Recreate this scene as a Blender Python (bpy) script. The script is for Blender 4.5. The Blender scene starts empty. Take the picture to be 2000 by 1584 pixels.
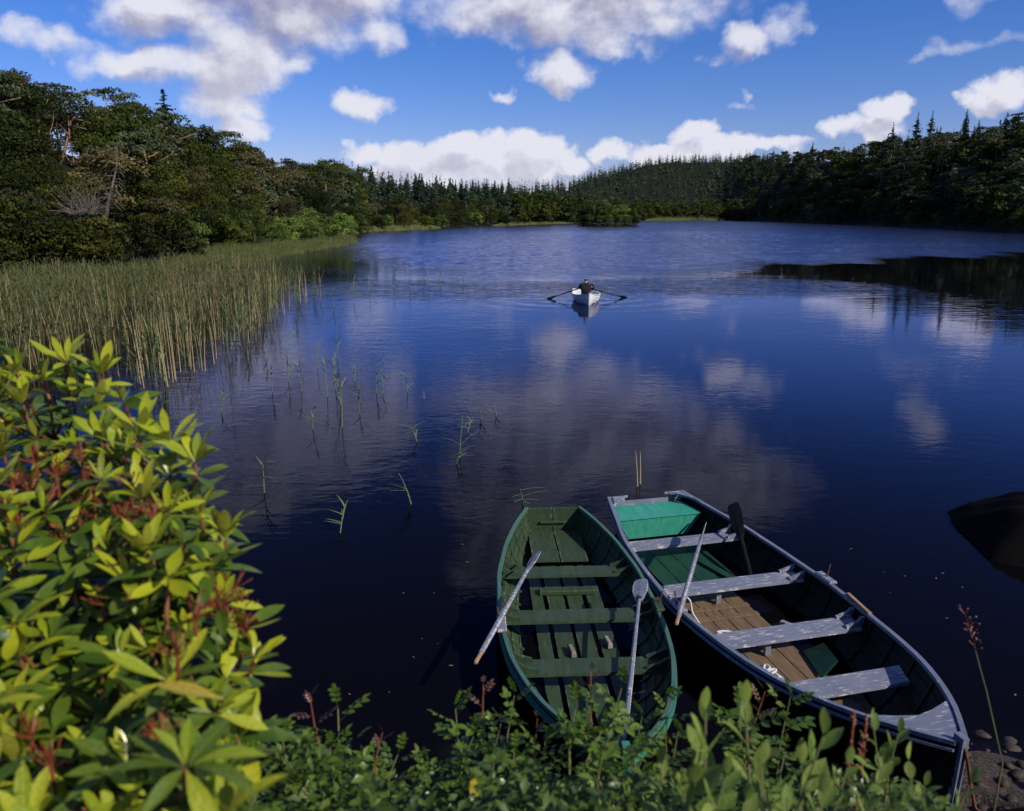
import bpy, bmesh, math, random
import numpy as np
from mathutils import Vector, Matrix

SC = bpy.context.scene
COL = SC.collection
random.seed(7)
RNG = np.random.default_rng(7)

# ------------------------------------------------------------------ camera
EYE = 4.2
PITCH = math.radians(13.92)
cam_data = bpy.data.cameras.new('camera')
cam = bpy.data.objects.new('camera', cam_data)
COL.objects.link(cam)
cam.location = (0, 0, EYE)
cam.rotation_euler = (math.pi / 2 - PITCH, 0, 0)
cam_data.sensor_width = 36.0
cam_data.lens = 27.0
cam_data.clip_start = 0.05
cam_data.clip_end = 8000
cam_data.dof.use_dof = True
cam_data.dof.focus_distance = 10.0
cam_data.dof.aperture_fstop = 2.8
SC.camera = cam

# ------------------------------------------------------------------ light
SUN_AZ = math.radians(126)
SUN_EL = math.radians(36)
sun_dir = Vector((math.sin(SUN_AZ) * math.cos(SUN_EL), math.cos(SUN_AZ) * math.cos(SUN_EL), math.sin(SUN_EL)))
sd = bpy.data.lights.new('sun', 'SUN')
sd.energy = 5.0
sd.angle = math.radians(0.53)
sd.color = (1.0, 0.93, 0.80)
sun = bpy.data.objects.new('sun', sd)
COL.objects.link(sun)
sun.rotation_euler = sun_dir.to_track_quat('Z', 'Y').to_euler()
sun.location = (40, -40, 60)

SC.view_settings.view_transform = 'Standard'
SC.view_settings.look = 'None'
SC.view_settings.exposure = -0.08
SC.view_settings.gamma = 1.0
SC.view_settings.use_curve_mapping = False
SC.cycles.use_denoising = True
SC.cycles.max_bounces = 6
SC.cycles.diffuse_bounces = 2
SC.cycles.glossy_bounces = 3
SC.cycles.transmission_bounces = 3
SC.cycles.transparent_max_bounces = 6
SC.cycles.caustics_reflective = False
SC.cycles.caustics_refractive = False
SC.cycles.sample_clamp_indirect = 4.0
SC.render.film_transparent = False


class NT:
    """small helper for building node trees"""
    def __init__(s, nt):
        s.nt = nt

    def n(s, kind, **kw):
        nd = s.nt.nodes.new(kind)
        for k, v in kw.items():
            setattr(nd, k, v)
        return nd

    def put(s, sock, v):
        if isinstance(v, bpy.types.NodeSocket):
            s.nt.links.new(v, sock)
        elif v is not None:
            if hasattr(sock.default_value, '__len__') and len(sock.default_value) == 4 and len(v) == 3:
                v = (*v, 1)
            sock.default_value = v

    def m(s, op, a, b=None, c=None, clamp=False):
        nd = s.n('ShaderNodeMath', operation=op, use_clamp=clamp)
        for i, v in enumerate((a, b, c)):
            if v is not None:
                s.put(nd.inputs[i], v)
        return nd.outputs[0]

    def v(s, op, a, b=None, c=None):
        nd = s.n('ShaderNodeVectorMath', operation=op)
        for i, x in enumerate((a, b, c)):
            if x is not None:
                s.put(nd.inputs[i], x)
        return nd.outputs['Value'] if op in ('DOT_PRODUCT', 'LENGTH', 'DISTANCE') else nd.outputs['Vector']

    def noise(s, vec, scale, detail=3, rough=0.5, dist=0.0, dims='3D', col=False):
        nd = s.n('ShaderNodeTexNoise', noise_dimensions=dims)
        s.put(nd.inputs['Vector'], vec)
        nd.inputs['Scale'].default_value = scale
        nd.inputs['Detail'].default_value = detail
        nd.inputs['Roughness'].default_value = rough
        nd.inputs['Distortion'].default_value = dist
        return nd.outputs['Color'] if col else nd.outputs[0]

    def rng(s, val, a, b, c=0.0, d=1.0, smooth=True):
        nd = s.n('ShaderNodeMapRange', interpolation_type='SMOOTHSTEP' if smooth else 'LINEAR')
        s.put(nd.inputs['Value'], val)
        for k, x in zip(('From Min', 'From Max', 'To Min', 'To Max'), (a, b, c, d)):
            s.put(nd.inputs[k], x)
        return nd.outputs[0]

    def mix(s, fac, a, b, mode='MIX'):
        nd = s.n('ShaderNodeMix', data_type='RGBA', blend_type=mode)
        s.put(nd.inputs['Factor'], fac)
        s.put(nd.inputs['A'], a) if False else s.put(nd.inputs[6], a)
        s.put(nd.inputs[7], b)
        return nd.outputs[2]

    def link(s, a, b):
        s.nt.links.new(a, b)


# ------------------------------------------------------------------ sky with fair weather clouds
# each cloud heap: azimuth, elevation, half width, half height (radians), weight
CLOUDS = [ (-0.387,0.216,0.099,0.03,1), (-0.262,0.22,0.091,0.031,1), (-0.164,0.208,0.042,0.024,0.7), (-0.505,0.178,0.071,0.017,0.7), (-0.536,0.182,0.027,0.014,0.7), (-0.345,0.16,0.104,0.029,1), (-0.254,0.173,0.035,0.022,0.7), (-0.337,0.131,0.061,0.027,0.9), (-0.319,0.104,0.04,0.016,0.7), (-0.434,0.162,0.051,0.02,0.8), (0.049,0.237,0.139,0.039,1), (-0.024,0.216,0.061,0.027,0.9), (0.157,0.227,0.053,0.024,0.8), (0.053,0.17,0.04,0.028,1), (0.11,0.204,0.067,0.022,0.7), (-0.182,0.073,0.034,0.017,0.8), (-0.126,0.07,0.044,0.024,1), (-0.063,0.074,0.044,0.025,1), (-0.025,0.071,0.038,0.027,1), (0.025,0.074,0.048,0.03,1.1), (0.07,0.065,0.032,0.015,0.8), (-0.064,0.05,0.127,0.013,1), (0.123,0.073,0.022,0.015,0.8), (0.164,0.067,0.037,0.012,0.7), (0.218,0.093,0.03,0.017,0.9), (0.188,0.076,0.049,0.013,0.8), (0.248,0.08,0.071,0.013,0.7), (0.307,0.076,0.052,0.01,0.6), (-0.179,0.122,0.035,0.018,0.8), (0.273,0.185,0.034,0.019,0.85), (0.314,0.201,0.025,0.021,0.6), (0.248,0.173,0.023,0.011,0.5), (0.263,0.12,0.023,0.008,0.5), (0.274,0.134,0.009,0.01,0.5), (0.389,0.096,0.032,0.016,0.9), (0.424,0.113,0.031,0.02,1), (0.411,0.09,0.048,0.016,0.8), (0.539,0.129,0.028,0.022,1.1), (0.522,0.118,0.023,0.014,0.9), (0.505,0.178,0.042,0.011,0.45), (0.463,0.172,0.02,0.007,0.4), (-0.009,0.143,0.022,0.008,0.55), (0.124,0.286,0.176,0.073,1), (0.241,0.326,0.132,0.058,1), (0,0.348,0.098,0.072,1), (-0.043,0.432,0.05,0.051,0.9), (0.142,0.403,0.105,0.039,0.8), (-0.297,0.276,0.108,0.083,1), (-0.204,0.263,0.079,0.065,1), (-0.353,0.347,0.062,0.037,1), (-0.309,0.186,0.068,0.051,1), (0.505,0.236,0.026,0.023,0.5) ]

world = bpy.data.worlds.new('World')
SC.world = world
world.use_nodes = True
wt = world.node_tree
wt.nodes.clear()
W = NT(wt)

cg = bpy.data.node_groups.new('cloud_field', 'ShaderNodeTree')
cg.interface.new_socket('Vector', in_out='INPUT', socket_type='NodeSocketVector')
cg.interface.new_socket('Value', in_out='OUTPUT', socket_type='NodeSocketFloat')
G = NT(cg)
gi = G.n('NodeGroupInput')
go = G.n('NodeGroupOutput')
p0 = gi.outputs[0]
warp = G.noise(p0, 11.0, 2, 0.55, col=True)
warp = G.v('MULTIPLY', G.v('SUBTRACT', warp, (0.5, 0.5, 0.5)), (0.085, 0.06, 0))
warp2 = G.noise(p0, 42.0, 3, 0.6, col=True)
warp2 = G.v('MULTIPLY', G.v('SUBTRACT', warp2, (0.5, 0.5, 0.5)), (0.028, 0.024, 0))
p1 = G.v('ADD', G.v('ADD', p0, warp), warp2)
cur = None
for (a, e, ra, re_, w_) in CLOUDS:
    kk = 0.80 if e > .235 else (1.0 if e < .1 else 0.95)
    ra, re_ = ra * .72 / kk, re_ * .72 / kk
    q = G.v('MULTIPLY_ADD', p1, (0.72 / ra, 0.72 / re_, 0), (-a * 0.72 / ra, -e * 0.72 / re_, 0))
    d = G.v('DOT_PRODUCT', q, q)
    val = G.m('MULTIPLY_ADD', d, -w_, w_)
    cur = val if cur is None else G.m('SMOOTH_MAX', cur, val, 0.25)
# the rest of the sky (above and beside the frame) carries the same kind of cloud field
sep = G.n('ShaderNodeSeparateXYZ')
G.link(p1, sep.inputs[0])
aab = G.m('ABSOLUTE', sep.outputs[0])
outm = G.m('MAXIMUM', G.rng(aab, 0.62, 0.85), G.rng(sep.outputs[1], 0.42, 0.56))
gen = G.noise(G.v('MULTIPLY', p1, (1.0, 1.7, 1.0)), 3.2, 3, 0.5)
gen = G.m('MULTIPLY_ADD', gen, 5.0, -2.75)
gen = G.m('ADD', gen, G.m('MULTIPLY_ADD', outm, 3.0, -3.0))
cur = G.m('SMOOTH_MAX', cur, gen, 0.2)
fine = G.noise(G.v('MULTIPLY', p0, (1.0, 1.3, 1.0)), 20.0, 8, 0.56)
cur = G.m('MAXIMUM', cur, -1.2)
cur = G.m('ADD', cur, G.m('MULTIPLY_ADD', fine, 1.5, -0.75))
G.link(cur, go.inputs[0])

tc = W.n('ShaderNodeTexCoord')
dirv = tc.outputs['Generated']
sx = W.n('ShaderNodeSeparateXYZ')
W.link(W.v('NORMALIZE', dirv), sx.inputs[0])
az = W.m('ARCTAN2', sx.outputs[0], sx.outputs[1])
el = W.m('ARCSINE', sx.outputs[2])
ae = W.n('ShaderNodeCombineXYZ')
W.link(az, ae.inputs[0])
W.link(el, ae.inputs[1])


def field(vec):
    g = W.n('ShaderNodeGroup')
    g.node_tree = cg
    W.link(vec, g.inputs[0])
    return g.outputs[0]


f0 = field(ae.outputs[0])
f1 = field(W.v('ADD', ae.outputs[0], (0.010, 0.020, 0)))
mask = W.rng(f0, -0.06, W.rng(el, 0.03, 0.20, 0.45, 0.95))
# bases are grey because there is thick cloud above them; tops face the sun
thick = W.rng(W.m('ADD', W.m('MULTIPLY', f1, 0.75), W.m('MULTIPLY', W.m('SUBTRACT', f1, f0), 0.6)), 0.1, 1.15)
lowness = W.rng(el, 0.09, 0.40, smooth=False)
thick = W.m('MULTIPLY', thick, W.m('MULTIPLY_ADD', lowness, 0.85, 0.42))
mott = W.noise(ae.outputs[0], 8.0, 3, 0.5)
thick = W.m('ADD', thick, W.m('MULTIPLY_ADD', mott, 0.45, -0.25), clamp=True)
ccol = W.mix(thick, (0.95, 0.96, 1.08), (0.23, 0.235, 0.46))

sky = W.n('ShaderNodeTexSky', sky_type='NISHITA')
sky.sun_disc = False
sky.sun_elevation = SUN_EL
sky.sun_rotation = SUN_AZ
sky.air_density = 1.0
sky.dust_density = 0.4
sky.ozone_density = 6.0
hs = W.n('ShaderNodeHueSaturation')
hs.inputs['Saturation'].default_value = 1.27
hs.inputs['Value'].default_value = 1.0
hs.inputs['Hue'].default_value = 0.505
W.link(sky.outputs[0], hs.inputs['Color'])
SKY_STRENGTH = 0.11
cl10 = W.v('SCALE', ccol)
cl10.node.inputs['Scale'].default_value = 0.86 / SKY_STRENGTH
blue = W.mix(1.0, hs.outputs[0], (1.10, 0.89, 1.14), 'MULTIPLY')
final = W.mix(mask, blue, cl10)
bg = W.n('ShaderNodeBackground')
bg.inputs['Strength'].default_value = SKY_STRENGTH
W.link(final, bg.inputs['Color'])
wo = W.n('ShaderNodeOutputWorld')
W.link(bg.outputs[0], wo.inputs['Surface'])
world.cycles.sampling_method = 'MANUAL'
world.cycles.sample_map_resolution = 512


# ------------------------------------------------------------------ object helpers
def tag(o, label=None, cat=None, group=None, kind=None):
    if label:
        o['label'] = label
    if cat:
        o['category'] = cat
    if group:
        o['group'] = group
    if kind:
        o['kind'] = kind
    return o


def empty(name, loc=(0, 0, 0), rz=0.0):
    o = bpy.data.objects.new(name, None)
    o.empty_display_size = 0.2
    COL.objects.link(o)
    o.location = loc
    o.rotation_euler = (0, 0, rz)
    return o


def mesh_data(name, V, F, mat=None, smooth=False, tint=None):
    """V (n,3); F list of faces, or an (m,3)/(m,4) array"""
    me = bpy.data.meshes.new(name)
    V = np.asarray(V, dtype=np.float32)
    if isinstance(F, np.ndarray):
        m_, k = F.shape
        me.vertices.add(len(V))
        me.vertices.foreach_set('co', V.ravel())
        me.loops.add(m_ * k)
        me.loops.foreach_set('vertex_index', F.astype(np.int32).ravel())
        me.polygons.add(m_)
        me.polygons.foreach_set('loop_start', np.arange(0, m_ * k, k, dtype=np.int32))
        try:
            me.polygons.foreach_set('loop_total', np.full(m_, k, dtype=np.int32))
        except Exception:
            pass
        me.update(calc_edges=True)
    else:
        me.from_pydata([tuple(map(float, v)) for v in V], [], F)
        me.update()
    if tint is not None:
        at = me.attributes.new('tint', 'FLOAT', 'FACE')
        at.data.foreach_set('value', np.asarray(tint, dtype=np.float32))
    if smooth:
        me.polygons.foreach_set('use_smooth', np.ones(len(me.polygons), dtype=bool))
    if mat:
        me.materials.append(mat)
    return me


def add(name, me, parent=None, loc=None, rot=None, scale=None):
    o = bpy.data.objects.new(name, me)
    COL.objects.link(o)
    if parent is not None:
        o.parent = parent
    if loc is not None:
        o.location = loc
    if rot is not None:
        o.rotation_euler = rot
    if scale is not None:
        o.scale = scale if hasattr(scale, '__len__') else (scale,) * 3
    return o


class MB:
    """collects shapes into one mesh"""
    def __init__(s):
        s.V, s.F, s.n = [], [], 0

    def raw(s, V, F):
        s.V += [tuple(v) for v in V]
        s.F += [tuple(i + s.n for i in f) for f in F]
        s.n += len(V)
        return s

    def hexa(s, c):
        """8 corners: bottom 4 (ccw) then top 4"""
        return s.raw(c, [(3, 2, 1, 0), (4, 5, 6, 7), (0, 1, 5, 4), (1, 2, 6, 5), (2, 3, 7, 6), (3, 0, 4, 7)])

    def box(s, c, size, rz=0.0, ch=0.0):
        x, y, z = size[0] / 2, size[1] / 2, size[2] / 2
        ca, sa = math.cos(rz), math.sin(rz)
        if ch <= 0:
            pts = [(-x, -y, -z), (x, -y, -z), (x, y, -z), (-x, y, -z), (-x, -y, z), (x, -y, z), (x, y, z), (-x, y, z)]
            pts = [(c[0] + a * ca - b * sa, c[1] + a * sa + b * ca, c[2] + d) for a, b, d in pts]
            return s.hexa(pts)
        pts = []
        for (xx, yy, zz) in ((x - ch, y - ch, -z), (x, y, -z + ch), (x, y, z - ch), (x - ch, y - ch, z)):
            pts += [(-xx, -yy, zz), (xx, -yy, zz), (xx, yy, zz), (-xx, yy, zz)]
        pts = [(c[0] + a * ca - b * sa, c[1] + a * sa + b * ca, c[2] + d) for a, b, d in pts]
        F = [(3, 2, 1, 0), (12, 13, 14, 15)]
        for k in range(3):
            for i in range(4):
                j = (i + 1) % 4
                F.append((4 * k + i, 4 * k + j, 4 * k + 4 + j, 4 * k + 4 + i))
        return s.raw(pts, F)

    def tube(s, pts, rad, n=6, cap=True, flat=1.0):
        pts = [Vector(p) for p in pts]
        if not hasattr(rad, '__len__'):
            rad = [rad] * len(pts)
        V, F = [], []
        up = Vector((0, 0, 1))
        d0 = (pts[1] - pts[0]).normalized()
        a = d0.cross(up)
        if a.length < 1e-3:
            a = d0.cross(Vector((1, 0, 0)))
        a.normalize()
        for i, p in enumerate(pts):
            d = (pts[min(i + 1, len(pts) - 1)] - pts[max(i - 1, 0)]).normalized()
            a = (a - d * a.dot(d)).normalized()
            b = d.cross(a)
            for k in range(n):
                t = 2 * math.pi * k / n
                V.append(p + (a * math.cos(t) + b * math.sin(t) * flat) * rad[i])
        for i in range(len(pts) - 1):
            for k in range(n):
                j = (k + 1) % n
                F.append((i * n + k, i * n + j, (i + 1) * n + j, (i + 1) * n + k))
        if cap:
            F.append(tuple(range(n - 1, -1, -1)))
            F.append(tuple((len(pts) - 1) * n + k for k in range(n)))
        return s.raw(V, F)

    def data(s, name, mat=None, smooth=False):
        return mesh_data(name, s.V, s.F, mat, smooth)

    def build(s, name, mat=None, parent=None, smooth=False, **kw):
        return add(name, s.data(name, mat, smooth), parent, **kw)


def children(o):
    return [c for c in bpy.data.objects if c.parent == o]


# camera-independent helper: the spot in the place that lies in a given direction from the viewpoint
FWD = Vector((0, math.cos(PITCH), -math.sin(PITCH)))
UPV = Vector((0, math.sin(PITCH), math.cos(PITCH)))


def ray(px, py):
    return FWD + UPV * ((792 - py) / 1500) + Vector(((px - 1000) / 1500, 0, 0))


def P(px, py, depth):
    return Vector((0, 0, EYE)) + ray(px, py) * depth


def at(px, py, z=0.0):
    r = ray(px, py)
    t = (z - EYE) / r.z
    return Vector((0, 0, EYE)) + r * t


# ------------------------------------------------------------------ materials
def material(name):
    m = bpy.data.materials.new(name)
    m.use_nodes = True
    nt = m.node_tree
    nt.nodes.clear()
    out = nt.nodes.new('ShaderNodeOutputMaterial')
    return m, NT(nt), out


def pbsdf(N, col, rough=0.6, spec=0.5, normal=None, metal=0.0, coat=0.0):
    b = N.n('ShaderNodeBsdfPrincipled')
    N.put(b.inputs['Base Color'], col)
    N.put(b.inputs['Roughness'], rough)
    N.put(b.inputs['Specular IOR Level'], spec)
    N.put(b.inputs['Metallic'], metal)
    N.put(b.inputs['Coat Weight'], coat)
    if coat:
        b.inputs['Coat Roughness'].default_value = 0.18
    if normal is not None:
        N.put(b.inputs['Normal'], normal)
    return b


def foliage(name, dark, light, third=None, trans=0.18, rough=0.55, spec=0.35, var=0.25, coat=0.0, patch=0.0):
    m, N, out = material(name)
    a = N.n('ShaderNodeAttribute', attribute_name='tint')
    oi = N.n('ShaderNodeObjectInfo')
    t = N.m('ADD', a.outputs['Fac'], N.m('MULTIPLY_ADD', oi.outputs['Random'], var, -var / 2), clamp=True)
    r = N.n('ShaderNodeValToRGB')
    N.link(t, r.inputs[0])
    r.color_ramp.elements[0].color = (*dark, 1)
    r.color_ramp.elements[1].color = (*light, 1)
    if third:
        r.color_ramp.elements[1].position = 0.85
        e = r.color_ramp.elements.new(1.0)
        e.color = (*third, 1)
    col = r.outputs[0]
    if var:
        k = N.m('MULTIPLY_ADD', oi.outputs['Random'], 0.95, 0.55)
        kc = N.n('ShaderNodeCombineColor')
        N.link(k, kc.inputs[0])
        N.link(k, kc.inputs[1])
        N.link(N.m('MULTIPLY', k, 0.9), kc.inputs[2])
        col = N.mix(1.0, col, kc.outputs[0], 'MULTIPLY')
    if patch:
        g = N.n('ShaderNodeNewGeometry')
        nz = N.noise(g.outputs['Position'], patch, 2)
        col = N.mix(N.rng(nz, 0.35, 0.7), col, (1.25, 0.95, 0.7), 'MULTIPLY')
    b = pbsdf(N, col, rough, spec, coat=coat)
    tr = N.n('ShaderNodeBsdfTranslucent')
    N.link(N.mix(0.5, col, (0.35, 0.42, 0.06), 'MIX') if trans > .2 else col, tr.inputs[0])
    mx = N.n('ShaderNodeMixShader')
    mx.inputs[0].default_value = trans
    N.link(b.outputs[0], mx.inputs[1])
    N.link(tr.outputs[0], mx.inputs[2])
    N.link(mx.outputs[0], out.inputs[0])
    return m


def plain(name, c1, c2, scale=8.0, rough=0.7, spec=0.4, bump=0.0, stretch=(1, 1, 1), obj=True, c3=None, t3=0.62, metal=0.0):
    m, N, out = material(name)
    tcn = N.n('ShaderNodeTexCoord')
    v = N.v('MULTIPLY', tcn.outputs['Object'] if obj else tcn.outputs['Generated'], stretch)
    nz = N.noise(v, scale, 4, 0.6)
    col = N.mix(N.rng(nz, 0.35, 0.65), c1, c2)
    if c3:
        nz2 = N.noise(v, scale * 2.3, 5, 0.65)
        col = N.mix(N.rng(nz2, t3, t3 + 0.05), col, c3)
    nrm = None
    if bump:
        bp = N.n('ShaderNodeBump')
        bp.inputs['Strength'].default_value = 0.6
        bp.inputs['Distance'].default_value = bump
        N.link(N.noise(v, scale * 3, 4, 0.6), bp.inputs['Height'])
        nrm = bp.outputs[0]
    b = pbsdf(N, col, rough, spec, nrm, metal)
    N.link(b.outputs[0], out.inputs[0])
    return m


def worn(name, paint, paint2, wood, edge=0.5, wear=0.62, scale=6.0, stretch=(1.5, 9, 4), rough=0.55, axis=0):
    """old boat paint: blotchy, with bare pale wood in streaks and along the edges"""
    m, N, out = material(name)
    tcn = N.n('ShaderNodeTexCoord')
    oi = N.n('ShaderNodeObjectInfo')
    v = N.v('ADD', N.v('MULTIPLY', tcn.outputs['Object'], stretch), N.v('SCALE', oi.outputs['Location']))
    nz = N.noise(v, scale * .5, 3, 0.55)
    base = N.mix(N.rng(nz, 0.3, 0.7), paint, paint2)
    gs = N.n('ShaderNodeSeparateXYZ')
    N.link(tcn.outputs['Generated'], gs.inputs[0])
    g = gs.outputs[axis]
    ed = N.m('MULTIPLY', N.m('ABSOLUTE', N.m('SUBTRACT', g, 0.5)), 2.0)
    ed = N.m('MULTIPLY', N.rng(ed, 0.75, 1.0), edge * 0.22)
    wn = N.m('ADD', N.noise(v, scale, 6, 0.65), ed)
    msk = N.rng(wn, wear, wear + 0.04)
    col = N.mix(msk, base, wood)
    speck = N.rng(N.noise(v, scale * 7, 2), 0.72, 0.76)
    col = N.mix(N.m('MULTIPLY', speck, 0.5), col, wood)
    bp = N.n('ShaderNodeBump')
    bp.inputs['Strength'].default_value = 0.5
    bp.inputs['Distance'].default_value = 0.003
    N.link(N.m('ADD', N.noise(v, scale * 4, 4, 0.6), msk), bp.inputs['Height'])
    b = pbsdf(N, col, rough, 0.4, bp.outputs[0])
    N.link(b.outputs[0], out.inputs[0])
    return m


M = {}
M['leaf_dark'] = foliage('oak_leaf', (0.007, 0.016, 0.003), (0.050, 0.070, 0.009), (0.09, 0.08, 0.016), var=0.5, patch=0.05, spec=.15)
M['leaf_bright'] = foliage('shore_leaf', (0.03, 0.06, 0.010), (0.13, 0.19, 0.025), (0.20, 0.20, 0.03), var=0.3)
M['leaf_brown'] = foliage('brown_leaf', (0.03, 0.028, 0.010), (0.10, 0.085, 0.028), (0.14, 0.10, 0.03), var=0.3)
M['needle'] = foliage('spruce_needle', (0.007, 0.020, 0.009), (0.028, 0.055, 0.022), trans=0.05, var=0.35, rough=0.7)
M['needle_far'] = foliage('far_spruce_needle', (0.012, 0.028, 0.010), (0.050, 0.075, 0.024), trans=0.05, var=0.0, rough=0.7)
M['pine'] = foliage('pine_needle', (0.016, 0.030, 0.012), (0.065, 0.080, 0.030), (0.09, 0.07, 0.03), trans=0.08, var=0.3)
M['bark'] = plain('bark', (0.10, 0.07, 0.045), (0.05, 0.038, 0.028), 3, 0.9, 0.2, 0.02)
M['pine_bark'] = plain('pine_bark', (0.30, 0.17, 0.10), (0.18, 0.11, 0.075), 2, 0.9, 0.2, 0.02)
M['dead_wood'] = plain('dead_wood', (0.34, 0.30, 0.26), (0.18, 0.15, 0.13), 3, 0.9, 0.2)
M['reed'] = foliage('reed_stalk', (0.025, 0.055, 0.014), (0.085, 0.078, 0.030), (0.40, 0.30, 0.15), trans=0.12, var=0.3)
M['reed_leaf'] = foliage('reed_blade', (0.04, 0.075, 0.025), (0.11, 0.17, 0.05), trans=0.25, var=0.4)
M['sedge'] = foliage('sedge_blade', (0.05, 0.085, 0.018), (0.17, 0.19, 0.055), (0.26, 0.22, 0.09), trans=0.15, var=0)

# ------------------------------------------------------------------ the land round the lake
KU = 0.971
#        px,   shore, ridge, skyline py, tree height
TAB = [(-1600, 22, 60, -60, 8), (-600, 36, 90, 60, 9), (0, 50, 110, 132, 9.5), (120, 52, 115, 165, 9.5), (200, 53, 120, 205, 9.5), (300, 56, 128, 235, 9.5),
       (400, 78, 150, 268, 9.5), (480, 92, 170, 292, 9.5), (560, 105, 210, 318, 9), (640, 124, 260, 326, 11), (680, 138, 300, 330, 12), (700, 196, 380, 334, 13),
       (850, 249, 420, 352, 13), (1000, 330, 520, 357, 13), (1130, 420, 800, 345, 13), (1200, 560, 1100, 320, 15),
       (1300, 630, 1200, 300, 15), (1420, 640, 1100, 298, 15), (1500, 500, 800, 292, 14), (1580, 420, 550, 285, 13),
       (1700, 337, 470, 262, 13), (1800, 280, 420, 242, 14), (1900, 236, 370, 235, 14), (2000, 191, 320, 205, 14),
       (2600, 100, 250, 120, 13), (4400, 26, 120, -60, 12)]
TAB = np.array(TAB, float)
TU = (TAB[:, 0] - 1000) / 1500 * KU
_el = np.arctan((792 - TAB[:, 3]) / 1500) - PITCH
TZ = EYE + TAB[:, 2] * np.tan(_el) * 1.0
TH = TZ - TAB[:, 4] * 0.93


def wob(x, y, s=1.0, o=0.0):
    return (np.sin(x * .11 * s + 1.3 + o) * np.cos(y * .09 * s + .4) + .6 * np.sin(x * .23 * s + y * .17 * s + 2.1 + o) + .35 * np.sin(x * .51 * s - y * .43 * s + o)) / 1.9


def shoreY(u):
    return np.interp(u, TU, TAB[:, 1]) * (1 + 0.012 * np.sin(u * 61) + 0.008 * np.sin(u * 143 + 1))


def ridgeY(u):
    return np.interp(u, TU, TAB[:, 2])


def ridgeH(u):
    return np.interp(u, TU, TH)


def landz(x, y):
    x = np.asarray(x, float)
    y = np.maximum(np.asarray(y, float), 1.0)
    u = x / y
    ys, yk, hk = shoreY(u), ridgeY(u), ridgeH(u)
    t = (y - ys) / (yk - ys)
    tt = np.clip(t, 0, 1)
    z = hk * (0.30 * tt + 0.70 * tt * tt * (3 - 2 * tt)) + 0.25 * (t > 0)
    z = np.where(t < 0, np.maximum(-2.5, (y - ys) * 0.25), z)
    z = np.where(t > 1, hk - (t - 1) * hk * 0.25, z)
    z = np.where(t > 0, z + wob(x, y) * np.clip(t, 0, 1) * hk * 0.035, z)
    return z


M['soil'] = plain('forest_floor', (0.014, 0.012, 0.007), (0.012, 0.018, 0.006), 0.3, 0.95, 0.1, obj=True)
nu, nr = 300, 90
us = np.linspace(-1.68, 2.2, nu)
fr = np.concatenate([np.linspace(-0.5, 0, 8), np.linspace(0.01, 1.15, 56), np.linspace(1.25, 5, 26)])
X = np.zeros((len(fr), nu))
Y = np.zeros_like(X)
for i, f_ in enumerate(fr):
    ys, yk = shoreY(us), ridgeY(us)
    Y[i] = ys + (yk - ys) * f_ if f_ >= 0 else ys * (1 + f_ * 0.35)
    X[i] = us * Y[i]
Z = landz(X, Y)
V = np.stack([X, Y, Z], -1).reshape(-1, 3)
idx = np.arange(len(fr) * nu).reshape(len(fr), nu)
F = np.stack([idx[:-1, :-1], idx[:-1, 1:], idx[1:, 1:], idx[1:, :-1]], -1).reshape(-1, 4)
o = add('wooded_hills', mesh_data('wooded_hills', V, F, M['soil'], True))
tag(o, kind='structure')


def hit(px, py, y0=45):
    """where the line of sight meets the hillside"""
    r = ray(px, py)
    k = y0 / r.y
    while k < 2000:
        p = Vector((0, 0, EYE)) + r * k
        if p.z < float(landz(p.x, p.y)) and p.y > float(shoreY(p.x / p.y)):
            return p
        k *= 1.01
    return None


# ------------------------------------------------------------------ near bank
def nearshore(x):
    return (4.25 + 0.95 * np.clip((x - 1.6) / 1.6, 0, 1) + 0.12 * np.sin(x * 2.3) + 0.07 * np.sin(x * 5.1 + 1)
            + np.clip(-x - 2.5, 0, 99) * 0.55 + np.clip(x - 7, 0, 99) * 0.5)


def bankz(x, y):
    x = np.asarray(x, float)
    y = np.asarray(y, float)
    d = nearshore(x) - y
    right = np.clip((x - 1.5) / 1.5, 0, 1)
    bed = -(0.55 - 0.30 * right) * np.abs(d) ** 1.05
    bed = np.maximum(bed, -3.5)
    t = np.clip((3.75 - y) / 2.0, 0, 1)
    t = t * t * (3 - 2 * t)
    up = 2.15 * t + 0.13 * d
    side = np.clip((np.abs(x) - 6) / 8, 0, 1)
    up = up * (1 - side) + (0.35 * d) * side
    z = np.where(d > 0, np.minimum(up, 4), bed)
    nzz = 0.03 * np.sin(x * 9.1 + y * 4) + 0.03 * np.sin(x * 4.3 - y * 7.7 + 1) + 0.02 * np.sin(x * 17 + y * 13)
    return z + nzz * np.clip(np.abs(d) * 2, 0, 1)


m, N, out = material('bank_earth')
g = N.n('ShaderNodeNewGeometry')
nz = N.noise(g.outputs['Position'], 3.0, 5, 0.6)
nz2 = N.noise(g.outputs['Position'], 30.0, 3, 0.6)
c = N.mix(N.rng(nz, 0.35, 0.65), (0.022, 0.015, 0.010), (0.045, 0.031, 0.022))
c = N.mix(N.rng(nz2, 0.5, 0.7), c, (0.09, 0.065, 0.05))
bp = N.n('ShaderNodeBump')
bp.inputs['Distance'].default_value = 0.02
N.link(nz2, bp.inputs['Height'])
b = pbsdf(N, c, 0.75, 0.4, bp.outputs[0])
N.link(b.outputs[0], out.inputs[0])
M['earth'] = m

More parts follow.
